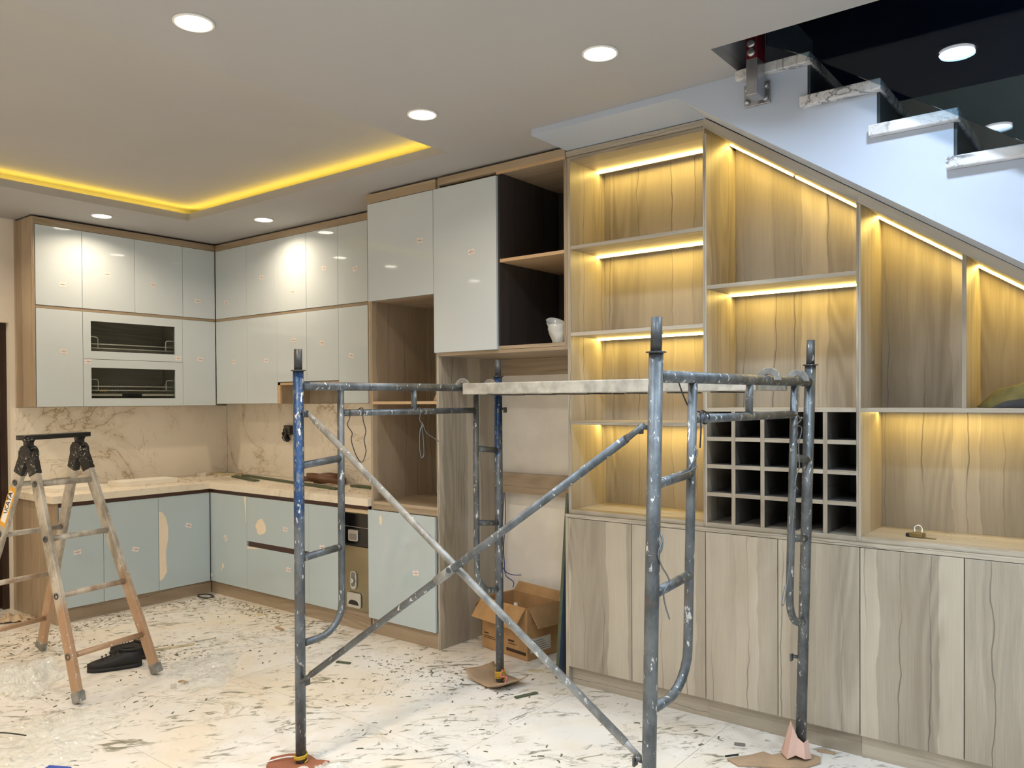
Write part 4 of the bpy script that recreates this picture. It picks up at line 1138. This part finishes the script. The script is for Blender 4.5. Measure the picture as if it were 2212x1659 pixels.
mw = Matrix(((dd.x, yv.x, nn.x, 0), (dd.y, yv.y, nn.y, 0), (dd.z, yv.z, nn.z, 0), (0, 0, 0, 1)))
fo.matrix_local = Matrix.Translation((pA + pB) / 2 + nn * 0.0158 - wloc(lab_o)) @ mw

# ------------------------------------------------------------------ cardboard box
bxo = thing('cardboard_box', 'open brown cardboard box with bent flaps on the floor in the nook', 'box', (-2.905, 3.785, 0), math.radians(-9))
hw, hd_, H = 0.195, 0.130, 0.300
th = 0.004
for nm, a in (('wall_panel', (-hw, hw, -hd_, -hd_ + th, 0.004, H)), ('wall_panel', (-hw, hw, hd_ - th, hd_, 0.004, H)), ('wall_panel', (-hw, -hw + th, -hd_ + th, hd_ - th, 0.004, H)), ('wall_panel', (hw - th, hw, -hd_ + th, hd_ - th, 0.004, H))):
    bx(*a).build(nm, 'cardboard', bxo, local=True)
bx(-hw, hw, -hd_, hd_, 0, 0.004).build('bottom_panel', 'cardboard_in', bxo, local=True)
def flp(pts, bend):
    m = MB(); m.add(pts + [tuple(Vector(p) + Vector(bend)) for p in pts], [(0, 1, 2, 3), (7, 6, 5, 4), (0, 4, 5, 1), (1, 5, 6, 2), (2, 6, 7, 3), (3, 7, 4, 0)])
    return m.build('flap', 'cardboard', bxo, local=True)
flp([(-hw, -hd_, H), (hw - 0.01, -hd_, H), (hw - 0.03, -hd_ - 0.075, H - 0.115), (-hw + 0.005, -hd_ - 0.085, H - 0.10)], (0, -0.003, 0.003))
flp([(hw, -hd_ + 0.01, H), (hw, hd_, H), (hw + 0.062, hd_ + 0.004, H - 0.115), (hw + 0.070, -hd_ + 0.02, H - 0.105)], (0.003, 0, 0.003))
flp([(-hw, hd_, H), (-hw, -hd_, H), (-hw - 0.085, -hd_ + 0.01, H - 0.07), (-hw - 0.08, hd_ - 0.01, H - 0.08)], (-0.003, 0, 0.003))
flp([(hw, hd_, H), (-hw, hd_, H), (-hw + 0.02, hd_ + 0.03, H + 0.055), (hw - 0.02, hd_ + 0.03, H + 0.05)], (0, 0.003, 0.0))
for (x0, x1, z0, z1) in ((-0.175, -0.135, 0.090, 0.096), (-0.175, -0.085, 0.074, 0.078), (-0.175, -0.070, 0.064, 0.068), (0.035, 0.085, 0.085, 0.096), (0.035, 0.105, 0.072, 0.076), (0.02, 0.185, 0.028, 0.046)):
    bx(x0, x1, -hd_ - 0.0008, -hd_ - 0.0001, z0, z1).build('printed_line', 'ink', bxo, local=True)
bx(hw + 0.0001, hw + 0.0008, -0.105, 0.06, 0.04, 0.12).build('paper_label', 'label_paper', bxo, local=True)
for k in range(5):
    bx(hw + 0.0009, hw + 0.0013, -0.095, 0.045 - 0.012 * k, 0.050 + 0.013 * k, 0.054 + 0.013 * k).build('printed_line', 'socket_grey', bxo, local=True)
bt = tag(MB().lathe([(0.030, 0.0), (0.031, 0.02), (0.031, 0.20), (0.012, 0.225), (0.012, 0.25), (0.0, 0.25)], (-2.98, 3.84, 0.005), 16).build('bottle', 'trim_white'), 'pale bottle standing inside the open cardboard box', 'bottle')

# leaning boards against the display side
def lean(x0, th, ytop, zt, mat1, mat2, label, y0, y1):
    t = thing('leaning_board', label, 'board', (x0, (y0 + y1) / 2, 0), 0, 'boards leaning on the display side')
    xt = -2.361 - th
    m = MB(); m.add([(x0, y0, 0), (x0 + th, y0, 0), (x0 + th, y1, 0), (x0, y1, 0), (xt, y0, zt), (xt + th * 0.9, y0, zt), (xt + th * 0.9, y1, zt), (xt, y1, zt)],
                    [(0, 3, 2, 1), (4, 5, 6, 7), (0, 1, 5, 4), (1, 2, 6, 5), (2, 3, 7, 6), (3, 0, 4, 7)])
    m.build('core', mat1, t)
    e = 0.0015
    m = MB(); m.add([(x0 + th + 0.0002, y0, 0), (x0 + th + e, y0, 0), (x0 + th + e, y1, 0), (x0 + th + 0.0002, y1, 0), (xt + th * .9 + 0.0002, y0, zt), (xt + th * .9 + e, y0, zt), (xt + th * .9 + e, y1, zt), (xt + th * .9 + 0.0002, y1, zt)],
                    [(0, 3, 2, 1), (4, 5, 6, 7), (0, 1, 5, 4), (1, 2, 6, 5), (2, 3, 7, 6), (3, 0, 4, 7)])
    m.build('laminate', mat2, t)
lean(-2.452, 0.017, 0, 0.99, 'green_board', 'blue_laminate', 'tall green-cored board with blue-grey face leaning beside the nook', 3.50, 3.80)

# ------------------------------------------------------------------ shoes
def shoe(x, y, z, rz, label, tilt=0.0):
    t = thing('shoe', label, 'shoe', (x, y, z), rz, 'black shoes on the floor by the ladder')
    t.rotation_euler = (tilt, 0, rz)
    N_ = 16
    def outline(s):   # half width along the length s 0..1 heel to toe
        return 0.030 + 0.016 * math.sin(PI * min(1, max(0, (s * 0.9 + 0.1)))) ** 0.8 + 0.006 * s - 0.018 * max(0, s - 0.86) / 0.14
    L_ = 0.275
    rings = []
    for i in range(13):
        s = i / 12
        wv = outline(s) * (0.55 if i in (0, 12) else 1.0)
        rings.append([(s * L_ - L_ / 2, wv * math.cos(2 * PI * k / N_), 0.011 + 0.011 * (1 if math.sin(2 * PI * k / N_) > 0.05 else -1)) for k in range(N_)])
    sole = MB()
    sole.loft(rings)
    sole.build('sole', 'shoe_sole', t, local=True)
    rings = []
    for i in range(13):
        s = i / 12
        wv = outline(s) * (0.5 if i in (0, 12) else 0.94)
        hh = (0.078 if s < 0.35 else 0.078 - 0.052 * ((s - 0.35) / 0.65) ** 0.8) * (0.85 if i == 12 else 1)
        rg = []
        for k in range(N_):
            a = 2 * PI * k / N_
            cy_, sy_ = math.cos(a), math.sin(a)
            rg.append((s * L_ - L_ / 2, wv * cy_ * (1 - 0.28 * max(0, sy_)), 0.0225 + hh * max(0, sy_) ** 0.7))
        rings.append(rg)
    MB().loft(rings).build('upper', 'shoe_black', t, local=True)
    m = MB(); m.tube([(-0.075 + 0.055 * math.cos(a), 0.026 * math.sin(a), 0.099 + 0.006 * math.cos(a)) for a in [2 * PI * k / 18 for k in range(18)]], 0.007, 8, closed=True)
    m.build('collar', 'shoe_black', t, local=True)
    m = MB()
    for k in range(4):
        xx_ = 0.0 + k * 0.020
        m.tube([(xx_, -0.024, 0.088 - k * 0.006), (xx_ + 0.006, 0, 0.099 - k * 0.007), (xx_, 0.024, 0.088 - k * 0.006)], 0.003, 6)
    m.build('laces', 'shoe_sole', t, local=True)
shoe(-4.50, 2.150, 0.0005, math.radians(-115), 'black lace-up shoe lying flat in front of its pair')
shoe(-4.645, 2.315, 0.0005, math.radians(-155), 'black shoe standing behind the other shoe, by the ladder leg')

# ------------------------------------------------------------------ sheets, rags, cloth
def sheet(cx, cy, hw, hd, rz, amp, freq, seed, mat, name, label, cat, nu=64, nv=54, edge=0.55):
    ca, sa = math.cos(rz), math.sin(rz)
    def fn(u, v):
        a, b = (u - 0.5) * 2, (v - 0.5) * 2
        an_ = math.atan2(b, a)
        rr = 1 + edge * (mnoise.noise(Vector((math.cos(an_) * 1.6, math.sin(an_) * 1.6, seed))) + 0.6 * mnoise.noise(Vector((math.cos(an_) * 5, math.sin(an_) * 5, seed))))
        # map the square to a rounded outline
        k = max(abs(a), abs(b)); ln = math.hypot(a, b) or 1
        a2, b2 = a * k / ln * rr, b * k / ln * rr
        p = Vector((a2 * hw * freq, b2 * hd * freq, seed))
        h = abs(mnoise.noise(p)) + 0.5 * abs(mnoise.noise(p * 2.1)) + 0.4 * abs(mnoise.noise(p * 4.3))
        fall = max(0.0, 1 - (k ** 3))
        z_ = 0.003 + amp * h * (0.25 + 0.75 * fall)
        x_, y_ = a2 * hw, b2 * hd
        return (cx + ca * x_ - sa * y_, cy + sa * x_ + ca * y_, z_)
    return tag(MB().grid(fn, nu, nv, mat == 'rag').build(name, mat, solid=0.0006 if mat == 'rag' else 0.0), label, cat)
sheet(-4.72, 1.745, 0.33, 0.20, -0.6, 0.085, 9.0, 3.3, 'plastic_film', 'plastic_sheet', 'crumpled heap of clear plastic film behind the ladder leg', 'plastic sheet')
sheet(-3.80, 1.50, 0.36, 0.26, -0.5, 0.035, 6.0, 8.1, 'plastic_film', 'plastic_sheet', 'flat clear plastic sheet spread on the tiles in front of the ladder', 'plastic sheet')
sheet(-4.05, 2.42, 0.36, 0.16, -0.75, 0.020, 7.0, 5.7, 'plastic_film', 'plastic_sheet', 'thin wrinkled plastic strip under the shoes and ladder foot', 'plastic sheet')
sheet(-2.50, 2.02, 0.14, 0.10, 0.4, 0.055, 14.0, 2.2, 'plastic_film', 'plastic_bag', 'small clear plastic bag beside the near blue post', 'plastic bag', 24, 20)
sheet(-6.05, 2.165, 0.13, 0.075, 1.2, 0.075, 16.0, 4.4, 'rag', 'rag', 'crumpled dusty rag against the wooden end panel by the door', 'rag', 30, 24)
def heap(fn_h, cx, cy, hw, hd, z0, name, mat, label, cat, amp, freq, seed, nu=40, nv=30, skirt=0.9):
    def fn(u, v):
        a, b = (u - 0.5) * 2, (v - 0.5) * 2
        k = max(abs(a), abs(b)); ln = math.hypot(a, b) or 1
        a, b = a * k / ln, b * k / ln
        h = fn_h(a, b) * max(0.0, 1 - k ** 4)
        p = Vector((a * hw * freq, b * hd * freq * 2.2, seed))
        h2 = amp * (abs(mnoise.noise(p)) + 0.5 * mnoise.noise(p * 2.3)) * (1 - k ** 6)
        return (cx + a * hw, cy + b * hd, z0 + max(0.0, h + h2))
    return tag(MB().grid(fn, nu, nv).build(name, mat, solid=0.003), label, cat)
jk = heap(lambda a, b: 0.10 - 0.02 * b + 0.035 * a, -0.225, 3.66, 0.285, 0.135, 1.4435, 'jacket', 'olive_cloth', 'folded olive-brown jacket lying in the sloped shelf bay', 'jacket', 0.032, 11.0, 1.4)
sl = heap(lambda a, b: 0.034, -0.24, 3.520, 0.20, 0.034, 1.4430, 'sleeve', 'dark_cloth', '', '', 0.008, 16, 2.0, 26, 10)
del sl['label']; del sl['category']
sl.parent = jk; sl.location = Vector(sl.location) - Vector(jk.location)
heap(lambda a, b: 0.035, -3.365, 3.62, 0.055, 0.06, 1.4815, 'rag', 'rag', 'small pale rag on the shelf between the two tall niches', 'rag', 0.018, 24, 6.0, 24, 20)
# plastic bag in the dark cubby
def bagfn(u, v):
    a = u * 2 * PI
    rr = 0.030 + 0.038 * v + 0.010 * mnoise.noise(Vector((math.cos(a) * 3, math.sin(a) * 3, v * 4)))
    zz = 1.786 + 0.10 * v + (0.045 * v * max(0, math.cos(a - 2.6)))
    return (-2.462 + rr * math.cos(a) * 1.05, 3.56 + rr * math.sin(a) * 0.8, zz)
tag(MB().grid(bagfn, 22, 10).build('plastic_bag', 'plastic_film', solid=0.0008), 'small clear plastic bag standing in the lower dark cubby', 'plastic bag')

# ------------------------------------------------------------------ things on the worktop
ZT = 0.8625
def slab(name, mat, label, cat, cx, cy, L_, W_, H_, rz, z0=ZT, group=None):
    ca, sa = math.cos(rz), math.sin(rz)
    m = MB(); m.obox((cx, cy, z0 + H_ / 2), (ca * L_ / 2, sa * L_ / 2, 0), (-sa * W_ / 2, ca * W_ / 2, 0), (0, 0, H_ / 2))
    return tag(m.build(name, mat, bevel=0.001), label, cat, group)
slab('foam_slab', 'white_slab', 'thick white slab lying along the left worktop', 'slab', -6.00, 3.10, 0.44, 0.20, 0.034, math.radians(88))
slab('foam_slab', 'white_slab', 'white slab at the free end of the left worktop behind the ladder', 'slab', -6.03, 2.60, 0.36, 0.26, 0.026, math.radians(94))
slab('paper_scrap', 'label_paper', 'small crumpled paper scrap on the worktop by the corner', 'paper', -6.22, 3.72, 0.10, 0.06, 0.03, 0.5)
slab('board_strip', 'green_board', 'long green board strip laid across the right worktop, longest of the strips', 'board strip', -5.17, 3.80, 1.50, 0.055, 0.012, math.radians(-9))
slab('board_strip', 'green_board', 'short green board strip in front of the longest strip', 'board strip', -5.66, 3.76, 0.50, 0.05, 0.012, math.radians(-14))
slab('board_strip', 'green_board', 'green board strip beside the tall cabinet under the pale block', 'board strip', -4.20, 3.86, 0.62, 0.06, 0.014, math.radians(-6))
slab('wood_block', 'edge_wood', 'pale wooden block on the worktop beside the tall cabinet', 'wood block', -4.03, 3.93, 0.24, 0.10, 0.018, math.radians(4), ZT + 0.0145)
slab('wood_block', 'edge_wood', 'smaller pale wooden block stacked on the other block', 'wood block', -4.02, 3.96, 0.20, 0.05, 0.018, math.radians(2), ZT + 0.033)
slab('board_offcut', 'scrap', 'pale board offcut in the worktop corner', 'offcut', -6.16, 3.90, 0.30, 0.12, 0.012, math.radians(12))
# coil of edge banding
cx, cy = -4.83, 3.895
ec = thing('edge_band_coil', 'coil of brown edge banding lying on the right worktop', 'coil', (cx, cy, ZT))
for k in range(5):
    r0 = 0.075 + 0.016 * k
    pts = []
    for i in range(30):
        a = 2 * PI * i / 30
        pts.append((cx + r0 * 1.35 * math.cos(a) + 0.012 * math.sin(k * 2), cy + r0 * 0.80 * math.sin(a)))
    m = MB(); n = len(pts)
    z0 = ZT + 0.022 + 0.004 * math.sin(k * 3); z1 = z0 + 0.042
    wv = [0.016 * math.sin(2 * PI * i / 30 + k) for i in range(30)]
    b = len(m.v)
    for i in range(n):
        m.v += [Vector((*pts[i], z0 + wv[i])), Vector((*pts[i], z1 + wv[i]))]
    for i in range(n):
        j = (i + 1) % n
        m.face([2 * i, 2 * j, 2 * j + 1, 2 * i + 1], True)
    m.build('band_loop', 'brown_band', ec, solid=0.002)
pts = bez([(cx - 0.10, cy - 0.04, 0), (cx - 0.20, cy - 0.06, 0), (cx - 0.28, cy - 0.03, 0), (cx - 0.27, cy + 0.04, 0), (cx - 0.16, cy + 0.07, 0), (cx - 0.05, cy + 0.08, 0)], 6)
m = MB()
for p in pts: m.v += [Vector((p.x, p.y, ZT + 0.0135)), Vector((p.x, p.y, ZT + 0.040))]
for i in range(len(pts) - 1): m.face([2 * i, 2 * i + 2, 2 * i + 3, 2 * i + 1], True)
m.build('loose_end', 'brown_band', ec, solid=0.002)
# socket box with wires on the splashback
so = thing('wall_socket', 'loose black wall socket with bundled cables on the marble splashback', 'socket', (-5.44, YB - 0.045, 1.17))
m = MB(); m.box(-5.495, -5.405, YB - 0.060, YB - 0.022, 1.215, 1.290); m.build('socket_plate', 'socket_black', so, bevel=0.004)
for k in range(4):
    bx(-5.488, -5.412, YB - 0.0625, YB - 0.0602, 1.222 + 0.017 * k, 1.230 + 0.017 * k).build('cable', 'socket_grey', so)
MB().beam((-5.505, YB - 0.05, 1.235), (-5.445, YB - 0.05, 1.165), 0.03, 0.035, (0, 1, 0)).build('plug_block', 'socket_black', so, bevel=0.004)
for k in range(3):
    MB().tube(bez([(-5.49 + 0.02 * k, YB - 0.066, 1.26), (-5.475 + 0.02 * k, YB - 0.072, 1.22), (-5.495 + 0.02 * k, YB - 0.072, 1.19), (-5.47 + 0.015 * k, YB - 0.07, 1.165)], 5), 0.004, 6).build('cable', 'socket_grey' if k == 1 else 'socket_black', so)

# padlock and screws on ledge
pdk = thing('padlock', 'small brass padlock with keys lying on the lit ledge', 'padlock', (-0.715, 3.60, 0.9125))
MB().obox((-0.715, 3.60, 0.9225), (0.026, -0.006, 0), (0.004, 0.018, 0), (0, 0, 0.0095)).build('lock_body', 'brass', pdk, bevel=0.003)
MB().tube(bez([(-0.726, 3.618, 0.922), (-0.732, 3.632, 0.945), (-0.718, 3.636, 0.956), (-0.704, 3.632, 0.945), (-0.702, 3.616, 0.922)], 5), 0.0035, 8).build('shackle', 'chrome', pdk)
MB().obox((-0.668, 3.588, 0.9145), (0.024, -0.004, 0), (0.001, 0.005, 0), (0, 0, 0.0015)).build('key', 'brass', pdk)
MB().obox((-0.748, 3.602, 0.920), (0.010, 0, 0), (0, 0.009, 0), (0, 0, 0.007)).build('key_head', 'black_plastic', pdk, bevel=0.002)
slab('paper_scrap', 'label_paper', 'sliver of paper on the shelf below the first sloped light', 'paper', -0.955, 3.53, 0.05, 0.02, 0.006, 0.3, 2.0065)

# ------------------------------------------------------------------ small floor things
slab('wood_stick', 'scrap', 'thin wooden stick on the floor beside the shoes', 'stick', -4.59, 2.545, 0.24, 0.014, 0.010, math.radians(70), 0.0005)
tag(MB().tube([(-5.61 + 0.075 * math.cos(2 * PI * k / 24) * (1 + .1 * math.sin(k)), 3.375 + 0.045 * math.sin(2 * PI * k / 24), 0.005) for k in range(24)], 0.004, 6, closed=True).build('cable_loop', 'dark_wire'), 'dark cable ring on the floor in the kitchen corner', 'cable')
slab('glue_tube', 'blue_label', 'small blue and red glue tube on the tiles', 'tube', -3.415, 1.40, 0.10, 0.03, 0.02, 0.5, 0.0005)
slab('carton_piece', 'cardboard', 'flat brown carton piece on the tiles before the plastic sheet', 'cardboard', -3.52, 1.10, 0.34, 0.16, 0.010, 0.4, 0.0005)
tag(MB().tube(bez([(-4.02, 1.30, 0.04), (-3.90, 1.38, 0.045), (-3.80, 1.43, 0.042)], 6), 0.003, 6).build('cord', 'black_plastic'), 'short black cord on the flat plastic sheet', 'cord')
slab('wall_plug', 'socket_grey', 'grey metal clip on the tiles near the display base', 'clip', -1.345, 3.29, 0.045, 0.018, 0.008, 0.3, 0.0005)
slab('pencil_stub', 'black_plastic', 'short black pencil on the tiles near the display base', 'pencil', -1.33, 3.17, 0.06, 0.006, 0.006, 0.9, 0.0005)
for i, (x, y, L_, rz, lb) in enumerate(((-1.03, 3.44, 0.07, 0.2, 'grey dusty offcut against the display plinth'), (-2.42, 3.20, 0.13, 1.2, 'thin green offcut in front of the cardboard pad'),
                            (-2.60, 3.52, 0.08, 0.6, 'pale crumpled offcut before the leaning board'), (-4.42, 3.18, 0.10, -0.2, 'brown curled offcut on the kitchen floor'),
                            (-3.55, 2.98, 0.09, 0.3, 'grey offcut on the tiles before the tall cabinet'), (-4.82, 3.32, 0.06, 0.4, 'white offcut by the kitchen plinth'), (-3.98, 2.26, 0.06, 0.1, 'small grey tag by the front ladder foot'))):
    slab('board_offcut', 'green_board' if i in (1, 4) else ('scrap' if i in (2, 5) else 'cardboard_pale'), lb, 'offcut', x, y, L_, 0.022, 0.007, rz, 0.0005)

# shavings
def shavings(n, place, zz, smin, smax, name, label, mats):
    m = MB()
    for i in range(n):
        x, y = place()
        L_ = random.uniform(smin, smax); W_ = L_ * random.uniform(0.10, 0.4); a = random.uniform(0, PI)
        m.cur = 0 if random.random() < 0.8 else 1
        ca, sa = math.cos(a), math.sin(a); up_ = random.uniform(0.1, 0.35) * L_
        b = len(m.v)
        cv = random.uniform(-0.5, 0.5) * L_
        for t_ in (-0.5, 0.0, 0.5):
            for s_ in (-0.5, 0.5):
                lx = t_ * L_; ly = s_ * W_ + cv * (t_ * t_)
                m.v.append(Vector((x + ca * lx - sa * ly, y + sa * lx + ca * ly, zz + 0.0008 + up_ * (0.25 - t_ * t_) * (0.4 if s_ > 0 else 1.0) )))
        m.face([b, b + 2, b + 3, b + 1]); m.face([b + 2, b + 4, b + 5, b + 3])
    o = m.build(name, mats)
    o['label'] = label; o['category'] = 'shavings'; o['kind'] = 'stuff'
def pl_floor():
    while True:
        x, y = pl_any()
        if y < 3.43 and not (x < -5.66 and y > 2.28): return x, y
def pl_any():
    while True:
        k = random.random()
        if k < 0.18: return random.uniform(-5.6, -3.9), 3.46 - abs(random.gauss(0, 0.10))
        if k < 0.32: return -5.62 + abs(random.gauss(0, 0.14)), random.uniform(2.2, 3.4)
        if k < 0.42: return random.gauss(-5.4, 0.25), random.gauss(2.05, 0.18)
        if k < 0.50: return random.gauss(-4.45, 0.2), random.gauss(2.5, 0.12)
        if k < 0.58: return random.gauss(-3.15, 0.3), random.gauss(3.2, 0.14)
        x, y = random.uniform(-5.6, -0.6), random.uniform(1.3, 3.4)
        if mnoise.noise(Vector((x * 1.3, y * 1.3, 2.0))) > 0.0: return x, y
shavings(2200, pl_floor, 0.0, 0.006, 0.030, 'floor_shavings', 'green and grey board shavings scattered over the dusty tiles', ['shaving', 'scrap'])
def pl_counter():
    k = random.random()
    if k < 0.55: return random.uniform(-6.3, -5.75), min(3.95, max(2.4, random.gauss(3.35, 0.35)))
    return random.uniform(-6.0, -3.95), random.uniform(3.5, 3.95)
shavings(420, pl_counter, ZT, 0.008, 0.030, 'worktop_shavings', 'green and pale shavings scattered on the marble worktop', ['shaving', 'scrap'])
def pl_ledge():
    x = random.uniform(-0.89, 0.3) if random.random() < 0.6 else random.uniform(-2.32, -1.62)
    return x, min(3.80, 3.80 - abs(random.gauss(0, 0.10)))
shavings(160, pl_ledge, 0.9122, 0.004, 0.018, 'ledge_shavings', 'fine pale and green shavings on the lit display ledge', ['scrap', 'shaving'])
tag(MB().obox((-6.21, 2.90, 1.5735), (0.022, 0.0, 0), (0, 0.030, 0), (0, 0, 0.011)).build('sponge', 'yellow_string', bevel=0.004), 'small yellow sponge in the lower dish rack', 'sponge')
